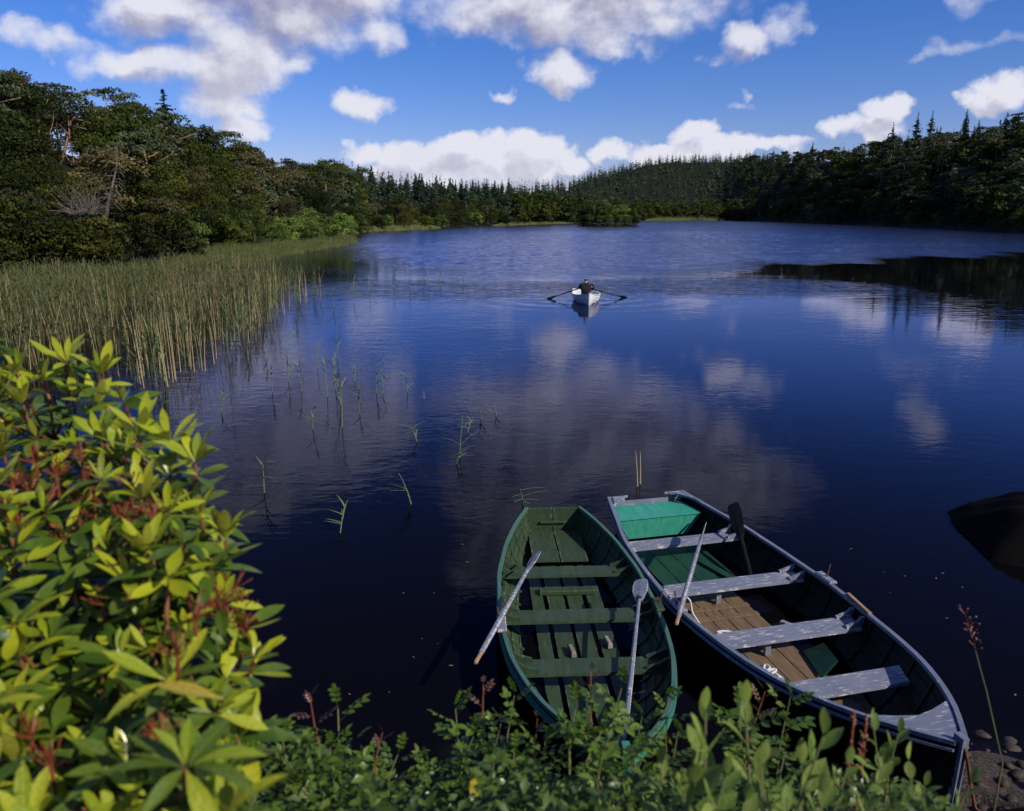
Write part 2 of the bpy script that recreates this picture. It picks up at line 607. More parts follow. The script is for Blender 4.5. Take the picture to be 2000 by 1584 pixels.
gx = np.concatenate([np.linspace(-40, -6, 24), np.linspace(-5.8, 8, 190), np.linspace(8.3, 45, 24)])
gy = np.concatenate([np.linspace(-30, 0.2, 16), np.linspace(0.3, 7.5, 110), np.linspace(7.7, 34, 40)])
X, Y = np.meshgrid(gx, gy)
Z = bankz(X, Y)
V = np.stack([X, Y, Z], -1).reshape(-1, 3)
idx = np.arange(V.shape[0]).reshape(len(gy), len(gx))
F = np.stack([idx[:-1, :-1], idx[:-1, 1:], idx[1:, 1:], idx[1:, :-1]], -1).reshape(-1, 4)
o = add('lake_bank', mesh_data('lake_bank', V, F, M['earth'], True))
tag(o, kind='structure')

# deep lake bed under everything
V = [(-900, -60, -3.4), (1600, -60, -3.4), (1600, 1700, -3.4), (-900, 1700, -3.4)]
o = add('lake_bed', mesh_data('lake_bed', V, [(0, 1, 2, 3)], M['earth']))
tag(o, kind='structure')

# ------------------------------------------------------------------ water
xs = np.concatenate([np.linspace(-900, -140, 20), np.linspace(-135, -42, 40), np.linspace(-41, -5, 62), np.linspace(-4.8, 8.5, 130), np.linspace(8.8, 30, 45), np.linspace(30.7, 175, 230), np.linspace(185, 1600, 30)])
ysg = np.concatenate([np.linspace(-60, 2.5, 8), np.linspace(2.7, 12, 90), np.linspace(12.3, 44, 60), np.linspace(44.5, 120, 150), np.linspace(120.9, 210, 100), np.linspace(212, 400, 95), np.linspace(410, 1700, 30)])
X, Y = np.meshgrid(xs, ysg)
# the breeze line: beyond it the surface is ruffled, on this side it lies calm
bx = [-200, -60, -30, -20, -12, -5, 1, 6, 14, 24, 40, 57, 100, 1600]
by = [260, 210, 112, 82, 62, 50, 47, 50, 54, 66, 76, 84, 98, 98]
line = np.interp(X, bx, by)
line = line * (1 + 0.03 * np.sin(X * .35) + 0.02 * np.sin(X * .9))
rf = np.clip((Y - line) / (line * np.interp(X, [8, 30], [0.35, 0.07])), 0, 1)
WZ = np.zeros_like(X)
wr = np.random.default_rng(8)
for i in range(22):
    lam = wr.uniform(1.1, 2.8)
    th = wr.normal(0, .6) + 1.4
    k_ = 2 * np.pi / lam
    WZ += (.020 / k_) * np.sin(k_ * (X * np.cos(th) + Y * np.sin(th)) + wr.uniform(0, 6.28) + .6 * np.sin(X * .07 + i) + .5 * np.sin(Y * .05 + i))
WZ *= rf * (1 + .25 * np.sin(X * .05 + Y * .03))
WZ = np.where(Y > 400, 0, WZ)
V = np.stack([X, Y, WZ], -1).reshape(-1, 3)
idx = np.arange(V.shape[0]).reshape(len(ysg), len(xs))
F = np.stack([idx[:-1, :-1], idx[:-1, 1:], idx[1:, 1:], idx[1:, :-1]], -1).reshape(-1, 4)
wme = mesh_data('lake_water', V, F, None, True)
dep = np.maximum(0, -bankz(X, Y)).ravel()
dep = np.where(Y.ravel() > 12, 3.5, dep)
for nm, arr in (('depth', dep), ('ruffle', rf.ravel())):
    a_ = wme.attributes.new(nm, 'FLOAT', 'POINT')
    a_.data.foreach_set('value', arr.astype(np.float32))

m, N, out = material('lake_water')
g = N.n('ShaderNodeNewGeometry')
pos = g.outputs['Position']
ad = N.n('ShaderNodeAttribute', attribute_name='depth')
ar = N.n('ShaderNodeAttribute', attribute_name='ruffle')
sp = N.n('ShaderNodeSeparateXYZ')
N.link(pos, sp.inputs[0])
# gentle wavelets on the calm water, in patches
pv = N.v('MULTIPLY', pos, (0.55, 1.0, 1.0))
w_fine = N.noise(pv, 5.5, 3, 0.55, 0.4)
w_mid = N.noise(pv, 1.6, 2, 0.5, 0.6)
patch = N.noise(N.v('MULTIPLY', pos, (0.10, 0.16, 1)), 1.0, 2, 0.5)
left = N.rng(sp.outputs[0], 1.5, -1.5)
leftm = N.m('MULTIPLY', left, N.rng(sp.outputs[1], 10.0, 12.0))
amp = N.m('MULTIPLY_ADD', N.rng(patch, 0.40, 0.62), 0.35, 0.30)
amp = N.m('ADD', amp, N.m('MULTIPLY', leftm, 0.55))
nearcalm = N.rng(sp.outputs[1], 5.0, 11.0, 0.25, 1.0)
amp = N.m('MULTIPLY', amp, N.m('MULTIPLY', nearcalm, N.rng(sp.outputs[0], 8.0, 25.0, 1.0, 0.45)))
h_calm = N.m('MULTIPLY', N.m('ADD', N.m('MULTIPLY', w_fine, 0.0042), N.m('MULTIPLY', w_mid, 0.0075)), amp)
# rings and wake of the rowing boat
def rings(cx, cy, k, a, r0):
    dv = N.v('DISTANCE', N.v('MULTIPLY', pos, (1, 1, 0)), (cx, cy, 0))
    s_ = N.m('SINE', N.m('ADD', N.m('MULTIPLY', dv, k), N.m('MULTIPLY', w_mid, 3.0)))
    fall = N.m('MULTIPLY', N.rng(dv, r0, r0 * 0.25), N.rng(dv, 0.1, 0.6))
    return N.m('MULTIPLY', N.m('MULTIPLY', s_, a), fall)
h_calm = N.m('ADD', h_calm, rings(1.75, 39.9, 7.0, 0.003, 2.6))
h_calm = N.m('ADD', h_calm, rings(6.1, 40.7, 7.0, 0.003, 2.8))
h_calm = N.m('ADD', h_calm, rings(3.8, 41.0, 3.6, 0.0035, 9.0))
def streaks(cx, cy, rx, ry, a):
    q = N.v('MULTIPLY_ADD', pos, (1 / rx, 1 / ry, 0), (-cx / rx, -cy / ry, 0))
    return N.m('MULTIPLY', N.m('MULTIPLY', N.noise(N.v('MULTIPLY', pos, (.35, 1.6, 1)), 1.5, 2, .5, .5), a), N.rng(N.m('SUBTRACT', 1.0, N.v('DOT_PRODUCT', q, q)), 0.0, 1.0))
h_calm = N.m('ADD', h_calm, streaks(-4.0, 45.0, 13.0, 8.0, 0.05))
h_calm = N.m('ADD', h_calm, streaks(12.0, 47.0, 14.0, 8.0, 0.045))
h_calm = N.m('ADD', h_calm, streaks(24.0, 36.0, 10.0, 10.0, 0.010))
w_far = N.noise(N.v('MULTIPLY', pos, (0.6, 1, 1)), 1.1, 4, 0.62, 0.3)
h = N.m('ADD', h_calm, N.m('MULTIPLY', N.m('MULTIPLY', w_far, 0.10), ar.outputs['Fac']))
bp = N.n('ShaderNodeBump')
bp.inputs['Strength'].default_value = 1.0
bp.inputs['Distance'].default_value = 1.0
N.link(h, bp.inputs['Height'])
rough = N.m('MULTIPLY_ADD', ar.outputs['Fac'], 0.12, 0.015)
gl = N.n('ShaderNodeBsdfGlossy')
N.link(rough, gl.inputs['Roughness'])
N.link(bp.outputs[0], gl.inputs['Normal'])
gl.inputs['Color'].default_value = (0.70, 0.73, 1.0, 1)
fre = N.n('ShaderNodeFresnel')
fre.inputs['IOR'].default_value = 1.333
N.link(bp.outputs[0], fre.inputs['Normal'])
# peaty water: brown, and black within a couple of metres
def ext(k):
    return N.m('POWER', 2.718, N.m('MULTIPLY', ad.outputs['Fac'], -k))
cc = N.n('ShaderNodeCombineColor')
N.link(ext(4.5), cc.inputs[0])
N.link(ext(7.5), cc.inputs[1])
N.link(ext(11.0), cc.inputs[2])
tr = N.n('ShaderNodeBsdfTransparent')
N.link(cc.outputs[0], tr.inputs[0])
df = N.n('ShaderNodeBsdfDiffuse')
df.inputs['Color'].default_value = (0.003, 0.0025, 0.003, 1)
ads = N.n('ShaderNodeAddShader')
N.link(tr.outputs[0], ads.inputs[0])
N.link(df.outputs[0], ads.inputs[1])
mx = N.n('ShaderNodeMixShader')
# the photograph was taken through a polarising filter, which thins the mirror image
N.link(N.m('MULTIPLY', N.m('POWER', fre.outputs[0], 1.05), N.rng(fre.outputs[0], 0.03, 0.32, 0.33, 1.0)), mx.inputs[0])
N.link(ads.outputs[0], mx.inputs[1])
N.link(gl.outputs[0], mx.inputs[2])
N.link(mx.outputs[0], out.inputs[0])
wme.materials.append(m)
o = add('lake_water', wme)
tag(o, kind='structure')

# ------------------------------------------------------------------ foliage meshes
def leaf_tris(C, Nrm, size, rng, spread=0.9, aspect=1.6):
    """one small kite-shaped tuft (two triangles) per centre, facing roughly along Nrm"""
    n = len(C)
    Nn = Nrm + rng.normal(0, spread, (n, 3))
    Nn /= np.linalg.norm(Nn, axis=1, keepdims=True) + 1e-9
    R = rng.normal(0, 1, (n, 3))
    A = np.cross(Nn, R)
    A /= np.linalg.norm(A, axis=1, keepdims=True) + 1e-9
    B = np.cross(Nn, A)
    s = size * rng.uniform(0.6, 1.35, (n, 1))
    V = np.stack([C - A * s * aspect * .5, C - B * s * .42, C + A * s * aspect * .5, C + B * s * .42], 1).reshape(-1, 3)
    i = np.arange(n)[:, None] * 4
    F = np.concatenate([i, i + 1, i + 2, i + 3], 1)
    return V, F


def clump_cloud(blobs, per, size, rng, tint_sd=0.12):
    """blobs: rows of x,y,z,rx,ry,rz,tint"""
    Vs, Fs, Ts, n = [], [], [], 0
    for (x, y, z, rx, ry, rz, tn) in blobs:
        k = max(8, int(per * (rx * ry + rx * rz + ry * rz) / 3))
        d = rng.normal(0, 1, (k, 3))
        d /= np.linalg.norm(d, axis=1, keepdims=True)
        d[:, 2] = np.where(d[:, 2] < -0.35, -d[:, 2], d[:, 2])
        rr = rng.uniform(0.55, 1.08, (k, 1))
        # lobed surface
        lob = 1 + 0.22 * np.sin(d[:, :1] * 5 + x) * np.sin(d[:, 1:2] * 5 + y)
        C = np.array([x, y, z]) + d * rr * lob * np.array([rx, ry, rz])
        V, F = leaf_tris(C, d, size, rng)
        Vs.append(V)
        Fs.append(F + n)
        n += len(V)
        Ts.append(np.clip(tn + rng.normal(0, tint_sd, k), 0, 1))
    return np.concatenate(Vs), np.concatenate(Fs), np.concatenate(Ts)


def broad_blobs(R, H, rng, low=0.15, nb=26):
    out = []
    for i in range(nb):
        a = rng.uniform(0, 2 * math.pi)
        h = rng.uniform(0, 1) ** 0.8
        zz = H * (low + (0.92 - low) * h)
        env = R * math.sqrt(max(0.05, 1 - ((h - 0.35) / 0.72) ** 2))
        r = env * rng.uniform(0.45, 0.95)
        s = R * rng.uniform(0.22, 0.42)
        out.append((r * math.cos(a), r * math.sin(a), zz, s, s, s * rng.uniform(.6, .9), rng.uniform(0.2, 0.75)))
    out.append((0, 0, H * .5, R * .6, R * .6, H * .32, 0.3))
    return out


def make_broad(name, R, H, seed, mat, size=0.175, per=190, low=0.12, nb=26):
    rng = np.random.default_rng(seed)
    V, F, T = clump_cloud(broad_blobs(R, H, rng, low, nb), per, size, rng)
    me = mesh_data(name, V, F, M[mat], False, T)
    mb = MB()
    for k in range(3):
        a = rng.uniform(0, 6.28)
        mb.tube([(0.1 * k, 0, -0.6), (0.25 * math.cos(a), .25 * math.sin(a), H * .25), (R * .35 * math.cos(a), R * .35 * math.sin(a), H * .62)],
                [H * .022, H * .016, H * .006], 5)
    return me, mb.data('trunk', M['bark'])


def conifer_arrays(H, R, rng, whorls=15, per=8, droop=0.28, gap=0.0, tris=5, base=0.08, thick=1.0):
    """tiers of drooping branches, each branch a row of tufts"""
    C, D, S, T = [], [], [], []
    for i in range(whorls):
        t = i / (whorls - 1)
        z = H * (base + (1.0 - base) * (t + rng.uniform(-.3, .3) / whorls) ** 0.92) if i else H * base
        r = R * (1 - t) ** 0.85 * (1 if t > .12 else .8) * rng.uniform(0.82, 1.1) + 0.03 * R
        for k in range(per if t < .8 else max(3, per // 2)):
            if rng.random() < gap:
                continue
            a = 2 * math.pi * (k + rng.uniform(-.35, .35)) / per + i * 1.3
            rl = r * rng.uniform(0.65, 1.12)
            tn = rng.uniform(0.1, 0.8)
            zj = rng.uniform(-.5, .5) * H / whorls
            for j in range(tris):
                u = (j + .6) / tris
                C.append((math.cos(a) * rl * u, math.sin(a) * rl * u, z + zj - rl * droop * u + rl * .12 * u * u))
                D.append((math.cos(a) * .5, math.sin(a) * .5, .6))
                S.append(thick * max(H * .018, min(rl * .36, H / whorls * .8)) * (1.1 - .45 * u))
                T.append(min(1, max(0, tn + rng.uniform(-.15, .15) + 0.3 * (u - .4))))
    for q in (.92, .97, 1.01):
        C.append((0, 0, H * q)); D.append((1, 0, 0)); S.append(H * .02); T.append(.6)
    C, D, S = np.array(C), np.array(D), np.array(S)[:, None]
    C = C + rng.normal(0, 1, C.shape) * np.array([.10, .10, .22]) * S
    V, F = leaf_tris(C, D, S, rng, .6, 1.7)
    return V, F, np.array(T)


def make_conifer(name, H, R, seed, **kw):
    V, F, T = conifer_arrays(H, R, np.random.default_rng(seed), **kw)
    me = mesh_data(name, V, F, M['needle'], False, T)
    mb = MB()
    mb.tube([(0, 0, -.8), (0, 0, H * .5), (0, 0, H * .97)], [H * .018, H * .011, .02], 5)
    return me, mb.data('trunk', M['bark'])


def make_pine(seed, H, limbs=6, trunk=None, limb_pts=None, plates=None, R=None, per=75):
    """Scots pine: bare warm trunk and flat layered plates of needles"""
    rng = np.random.default_rng(seed)
    R = R or H * .36
    if trunk is None:
        lx, ly = rng.uniform(-.1, .1, 2) * H
        trunk = [(0, 0, -.8), (lx * .3, ly * .3, H * .3), (lx * .9, ly * .7, H * .6), (lx, ly, H * .86)]
    mb = MB()
    r0 = H * 0.024
    mb.tube(trunk, [r0 * (1 - .7 * i / (len(trunk) - 1)) for i in range(len(trunk))], 6)
    if limb_pts is None:
        limb_pts = []
        for k in range(limbs):
            a = 2 * math.pi * k / limbs + rng.uniform(-.4, .4)
            z0 = H * rng.uniform(.42, .75)
            f = (z0 / H)
            bxp = np.interp(f, [0, .3, .6, .86], [p_[0] for p_ in trunk[:4]])
            byp = np.interp(f, [0, .3, .6, .86], [p_[1] for p_ in trunk[:4]])
            rr = R * rng.uniform(.55, 1.0)
            limb_pts.append([(bxp, byp, z0), (bxp + rr * .5 * math.cos(a), byp + rr * .5 * math.sin(a), z0 + H * .04), (bxp + rr * math.cos(a), byp + rr * math.sin(a), z0 + H * rng.uniform(.06, .14))])
    for lp in limb_pts:
        mb.tube(lp, [r0 * .42 * (1 - .6 * i / (len(lp) - 1)) for i in range(len(lp))], 5)
    if plates is None:
        plates = []
        tx, ty, tz = trunk[-1]
        for k in range(4):
            plates.append((tx + rng.uniform(-.4, .4) * R, ty + rng.uniform(-.4, .4) * R, tz + H * rng.uniform(.0, .12), R * .42, R * .42, H * .045))
        for lp in limb_pts:
            x, y, z = lp[-1]
            plates.append((x, y, z + .2, R * rng.uniform(.3, .45), R * rng.uniform(.3, .45), H * .04))
            plates.append((x * .6 + tx * .4, y * .6 + ty * .4, z + H * .07, R * .33, R * .33, H * .035))
    bl = [(x, y, z, a, b, c, rng.uniform(.25, .7)) for x, y, z, a, b, c in plates]
    V, F, T = clump_cloud(bl, per, 0.24, rng)
    return mesh_data('crown', V, F, M['pine'], False, T), mb.data('trunk', M['pine_bark'], True)


VAR = {
    'broad': [make_broad('crown', 3.0, 8.0, s, 'leaf_dark') for s in (1, 2, 3, 4, 5)],
    'brown': [make_broad('crown', 2.8, 7.5, s, 'leaf_brown') for s in (11, 12)],
    'bright': [make_broad('crown', 2.6, 5.0, s, 'leaf_bright', low=.02, nb=30) for s in (21, 22, 23)],
    'bush': [make_broad('crown', 2.6, 4.0, s, 'leaf_dark', low=.02, nb=30) for s in (31, 32, 33)],
    'conifer': [make_conifer('crown', 12.0, 2.8, s, whorls=21, per=9, thick=1.5) for s in (41, 42, 43, 44)],
    'pine': [make_pine(s, 10.0) for s in (51, 52, 53, 54)],
}
KIND_H = {'broad': 8.0, 'brown': 7.5, 'bright': 5.0, 'bush': 4.0, 'conifer': 12.5, 'pine': 10.5}
NAME = {'broad': 'broadleaf_tree', 'brown': 'autumn_tree', 'bright': 'leafy_shrub', 'bush': 'shoreline_bush', 'conifer': 'spruce_tree', 'pine': 'scots_pine'}
CAT = {'broad': 'tree', 'brown': 'tree', 'bright': 'shrub', 'bush': 'bush', 'conifer': 'spruce', 'pine': 'pine tree'}
COUNT = {}


def plant_tree(kind, x, y, h, label, group, vi=None, wide=1.0, rz=None, z=None):
    vi = random.randrange(len(VAR[kind])) if vi is None else vi
    crown, trunk = VAR[kind][vi]
    zz = float(landz(x, y)) if z is None else z
    s = h / KIND_H[kind]
    o = empty(NAME[kind], (x, y, zz - 0.15), random.uniform(0, 6.28) if rz is None else rz)
    o.scale = (s * wide, s * wide, s)
    tag(o, label, CAT[kind], group)
    add('crown', crown, o)
    add('trunk', trunk, o)
    COUNT[kind] = COUNT.get(kind, 0) + 1
    return o


def far_stuff(pts, name, seed, mat='needle_far', whorls=6, per=6, broad=False):
    """a wood that reads as one mass: many low trees joined into one object"""
    rng = np.random.default_rng(seed)
    if broad:
        var = []
        for s in range(3):
            V, F, T = clump_cloud(broad_blobs(.42, 1.0, rng, .02, 12), 1900, .062, rng)
            var.append((V, F, T))
    else:
        var = [conifer_arrays(1.0, .2, rng, whorls=9, per=6, tris=2, base=.05, thick=1.8) for s in range(4)]
    Vs, Fs, Ts, n = [], [], [], 0
    for (x, y, z, h, w) in pts:
        V, F, T = var[rng.integers(len(var))]
        a = rng.uniform(0, 6.28)
        c, s = math.cos(a), math.sin(a)
        Q = V.copy()
        Q[:, 0] = (V[:, 0] * c - V[:, 1] * s) * h * w + x
        Q[:, 1] = (V[:, 0] * s + V[:, 1] * c) * h * w + y
        Q[:, 2] = V[:, 2] * h + z
        Vs.append(Q)
        Fs.append(F + n)
        Ts.append(np.clip(T * .6 + rng.uniform(-.35, .25 if broad else .6), 0, 1))
        n += len(V)
    o = add(name, mesh_data(name, np.concatenate(Vs), np.concatenate(Fs), M[mat], False, np.concatenate(Ts)))
    return o


# ------------------------------------------------------------------ where the trees stand
def ppx(x, y):
    """bearing as a number that grows to the right"""
    return 1000 + 1500 / KU * (x / y)


def pick(w):
    r = random.random() * sum(w.values())
    for k, v in w.items():
        r -= v
        if r <= 0:
            return k
    return k


PLACE = {'l': 'on the left hillside', 'm': 'on the low ridge beyond the left headland', 'r': 'on the right hillside', 's': 'along the far left shore'}
PLACE2 = {'l': 'the left hillside, %s', 'm': 'the ridge beyond the headland, %s', 'r': 'the right hillside, %s', 's': 'the far left shore, %s'}
DESC = {'broad': 'dark green broadleaf tree', 'brown': 'olive-brown broadleaf tree', 'bright': 'light green leafy shrub', 'bush': 'low dark green bush',
        'conifer': 'dark pointed spruce', 'pine': 'flat-topped pine'}


def scatter(px0, px1, t0, t1, spacing, weights, place, hmul=1.0, yscale=1.0, shore_only=False):
    n = 0
    u0, u1 = (px0 - 1000) / 1500 * KU, (px1 - 1000) / 1500 * KU
    um = (u0 + u1) / 2
    # walk in rings
    f = t0
    while f < t1:
        Ym = float(shoreY(um) + (ridgeY(um) - shoreY(um)) * f)
        sp = spacing * (0.8 + 0.4 * min(1, f))
        uu = u0 + random.uniform(0, 1) * sp / Ym
        while uu < u1:
            u = uu + random.uniform(-.35, .35) * sp / Ym
            ff = f + random.uniform(-.35, .35) * sp * yscale / max(10, float(ridgeY(um) - shoreY(um)))
            ys, yk = float(shoreY(u)), float(ridgeY(u))
            y = ys + (yk - ys) * max(0.004, ff)
            x = u * y
            k = pick(weights(ff))
            base = float(np.interp(u, TU, TAB[:, 4]))
            frac = 0.42 + 0.58 * min(1, max(0, ff) * 2.2) if k in ('broad', 'brown', 'pine') else 1
            h = {'broad': 1.0, 'brown': .95, 'pine': 1.08, 'conifer': 1.0}.get(k, 0) * base * frac or (random.uniform(3.0, 4.6))
            h *= random.uniform(.78, 1.12) * hmul
            d_ = y * .971
            tpx = 1000 + 1500 * x / d_
            tpy = 792 - 1500 * (y * math.sin(PITCH) + (float(landz(x, y)) + h - EYE) * math.cos(PITCH)) / (y * math.cos(PITCH) - (float(landz(x, y)) + h - EYE) * math.sin(PITCH))
            skip = (70 < tpx < 200 and tpy < 292 and y < float(ridgeY(x / y)) * .9) or (165 < tpx < 290 and tpy < 405 and y < 66)
            if skip:
                uu += sp / float(ys + (yk - ys) * max(0, f))
                continue
            slope = 'at the foot of' if ff < .22 else ('low on' if ff < .45 else ('halfway up' if ff < .75 else 'near the crest of'))
            side = 'left part' if tpx < px0 + (px1 - px0) / 3 else ('middle' if tpx < px0 + (px1 - px0) * 2 / 3 else 'right part')
            size_ = 'small' if h < base * .72 else ('tall' if h > base * .98 else '')
            lab = ' '.join(('%s %s %s %s' % (size_, DESC[k], slope, PLACE2[place] % side)).split())
            plant_tree(k, x, y, h, lab, '%s %s' % ({'bush': 'bushes', 'spruce': 'spruces'}.get(CAT[k], CAT[k] + 's'), PLACE[place]), wide=random.uniform(.9, 1.3))
            n += 1
            uu += sp / float(ys + (yk - ys) * max(0, f))
        f += sp * yscale * .9 / max(10, float(ridgeY(um) - shoreY(um)))
    return n


def w_left(f):
    if f < .06:
        return {'bush': 5, 'bright': 1}
    if f < .2:
        return {'bush': 2, 'broad': 3, 'brown': .6}
    return {'broad': 6, 'brown': 1.5, 'pine': 1.6, 'conifer': .15}


scatter(-330, 310, .0, 1.04, 4.6, w_left, 'l')
scatter(300, 520, .0, 1.04, 5.4, w_left, 'l')
scatter(500, 694, .0, 1.0, 6.2, lambda f: {'bright': 5, 'bush': 1} if f < .10 else ({'bright': 2, 'broad': 3, 'brown': 1} if f < .25 else {'broad': 4, 'brown': 1.3, 'pine': 1, 'conifer': .3}), 'l')
# beyond the headland: broadleaves along the water, spruces behind
scatter(690, 1010, .0, .26, 8.5, lambda f: {'broad': 3, 'bright': 2.2, 'bush': 1} if f < .08 else {'broad': 4, 'pine': 1.2, 'brown': 1, 'conifer': .5}, 's')
scatter(690, 1000, .30, 1.0, 9.5, lambda f: {'conifer': 1}, 'm', 1.05)
# right bank
scatter(1440, 1700, .0, .30, 9.5, lambda f: {'broad': 3, 'bright': .7} if f < .12 else {'broad': 2, 'pine': 2}, 'r', .95)
scatter(1700, 2130, .0, .30, 8.0, lambda f: {'broad': 3, 'bright': .8} if f < .12 else {'broad': 2, 'pine': 2.4}, 'r', .95)
scatter(1480, 1700, .34, 1.02, 11.0, lambda f: {'pine': 2, 'broad': 1, 'conifer': 1.2} if f < .7 else {'conifer': 2, 'pine': 1}, 'r', .72)
scatter(1700, 2130, .34, 1.02, 11.0, lambda f: {'pine': 2.2, 'broad': .8, 'conifer': 1.2} if f < .65 else {'conifer': 2.5, 'pine': .6}, 'r', .92)

# far woods that read as one mass
pts = []
for px0, px1, dy in ((480, 1010, 9), (1000, 1160, 10), (1130, 1500, 13), (1420, 2200, 9.5)):
    u0, u1 = (px0 - 1000) / 1500 * KU, (px1 - 1000) / 1500 * KU
    um = (u0 + u1) / 2
    ys, yk = float(shoreY(um)), float(ridgeY(um))
    t_ = .0 if px0 in (1000, 1130) else .2
    y = ys + (yk - ys) * t_
    while y < yk * 1.03:
        u = u0
        while u < u1:
            q = u + random.uniform(-.4, .4) * dy / y
            a, b = float(shoreY(q)), float(ridgeY(q))
            tt = (y - ys) / (yk - ys) + random.uniform(-.5, .5) * dy / (yk - ys)
            yy = a + (b - a) * max(.005, tt)
            hh = float(np.interp(q, TU, TAB[:, 4])) * random.uniform(.6, 1.08) * (.8 if px0 == 1420 else 1)
            pts.append((q * yy, yy, float(landz(q * yy, yy)) - .3, hh, random.uniform(.9, 1.5)))
            u += dy / y
        y += dy * (1.0 if px0 != 1130 else 1.25)
print('far conifers', len(pts))
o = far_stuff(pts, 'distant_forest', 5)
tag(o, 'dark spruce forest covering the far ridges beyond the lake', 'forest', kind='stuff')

# round-crowned trees lining the far end of the lake
pts = []
for i in range(260):
    px = random.uniform(1000, 1470)
    u = (px - 1000) / 1500 * KU
    a, b = float(shoreY(u)), float(ridgeY(u))
    tt = random.uniform(0, .22) ** 1.2
    yy = a + (b - a) * tt
    pts.append((u * yy, yy, float(landz(u * yy, yy)) - .2, random.uniform(8, 14), random.uniform(.9, 1.3)))
o = far_stuff(pts, 'distant_shore_wood', 6, 'leaf_dark', broad=True)
tag(o, 'mixed green wood along the far end of the lake', 'wood', kind='stuff')
pts = []
for i in range(330):
    px = random.uniform(1430, 2150)
    u = (px - 1000) / 1500 * KU
    a, b = float(shoreY(u)), float(ridgeY(u))
    tt = random.uniform(.08, .98)
    yy = a + (b - a) * tt
    pts.append((u * yy, yy, float(landz(u * yy, yy)) - .2, random.uniform(7.5, 12), random.uniform(.9, 1.35)))
o = far_stuff(pts, 'hillside_wood', 9, 'leaf_dark', broad=True)
tag(o, 'rounded dark green canopy filling in between the pines on the right hillside', 'wood', kind='stuff')
print('trees', COUNT)

# pale grass strips at the water's edge
def grass_strip(px0, px1, n, label, h=1.2, dep=5.0):
    rng = np.random.default_rng(int(px0))
    Vs = []
    for i in range(n):
        px = rng.uniform(px0, px1)
        u = (px - 1000) / 1500 * KU
        y = float(shoreY(u)) + rng.uniform(-2.5, dep)
        x = u * y
        z = max(0.0, float(landz(x, y))) - .05
        hh = h * rng.uniform(.3, 1.1) * (.45 + .55 * math.sin(px * .9) ** 2) * min(1, .25 + min(px - px0, px1 - px) / 30)
        w = rng.uniform(.06, .14) * (1 if y < 200 else 3)
        Vs += [(x - w, y, z), (x + w, y, z), (x + rng.uniform(-.3, .3), y + rng.uniform(-.2, .2), z + hh)]
    F = np.arange(len(Vs)).reshape(-1, 3)
    o = add('shore_grass', mesh_data('shore_grass', np.array(Vs), F, M['sedge'], False, rng.uniform(.35, 1, len(F))))
    tag(o, label, 'grass', kind='stuff')


grass_strip(696, 860, 5000, 'strip of pale grass at the water edge beyond the left headland', 1.3)
grass_strip(960, 1120, 2500, 'thin line of pale grass along the far shore left of the islet', 1.2)
grass_strip(1262, 1420, 4000, 'strip of pale grass at the far shore right of the islet', 3.5, 14)

# the wooded islet
isl = at(1190, 441)
mb = MB()
ring = []
for k in range(20):
    a = 2 * math.pi * k / 20
    ring.append((13 * math.cos(a) * (1 + .1 * math.sin(3 * a)), 7 * math.sin(a), -0.6))
V = ring + [(x * .8, y * .8, .5) for x, y, z in ring] + [(0, 0, .9)]
F = [(k, (k + 1) % 20, 20 + (k + 1) % 20, 20 + k) for k in range(20)] + [(20 + k, 20 + (k + 1) % 20, 40) for k in range(20)]
o = add('islet', mesh_data('islet', V, F, M['soil'], True), loc=(isl.x, isl.y, 0))
tag(o, kind='structure')
for dx, dy, h, k in ((-10.5, 0, 6, 'bush'), (-7, -2, 9.5, 'bright'), (-4, 1, 10.5, 'brown'), (-1, -2, 10, 'bright'), (2, 1, 9.5, 'broad'), (5, -1, 8, 'bright'), (8.5, 0, 6.5, 'bush'), (11, -1, 4.5, 'bright'), (-11.5, -3, 4, 'bush'), (-8, -5, 4.5, 'bright'), (-4.5, -5.5, 4, 'bush'), (-1, -6, 4.5, 'bright'), (3, -5.5, 4.2, 'bush'), (6.5, -5, 4, 'bright'), (10, -4, 3.4, 'bush')):
    plant_tree(k, isl.x + dx, isl.y + dy, h, {'bush': 'low rounded bush at an end of the small islet', 'bright': 'yellow-green bush on the small islet', 'brown': 'tall brownish bush on top of the small islet', 'broad': 'dark green tree in the middle of the small islet'}[k],
               'bushes on the islet', wide=.9, z=.3)

# ------------------------------------------------------------------ trees that stand out
# lone fir on the left skyline
M_f = make_conifer('crown', 11.0, 2.9, 77, whorls=15, per=8, droop=.16, gap=.10, tris=6, base=.12, thick=1.25)
def ridge_spot(px, k=.97):
    u = (px - 1000) / 1500 * KU * .985
    y = float(ridgeY(u)) * k
    return Vector((u * y, y, float(landz(u * y, y))))


pf = ridge_spot(332)
o = empty('silver_fir', (pf.x, pf.y, pf.z - .3), .4)
o.scale = (2.1, 2.1, 1.28)
tag(o, 'lone dark fir with open tiers rising above the left skyline', 'fir tree')
add('crown', M_f[0], o)
add('trunk', M_f[1], o)

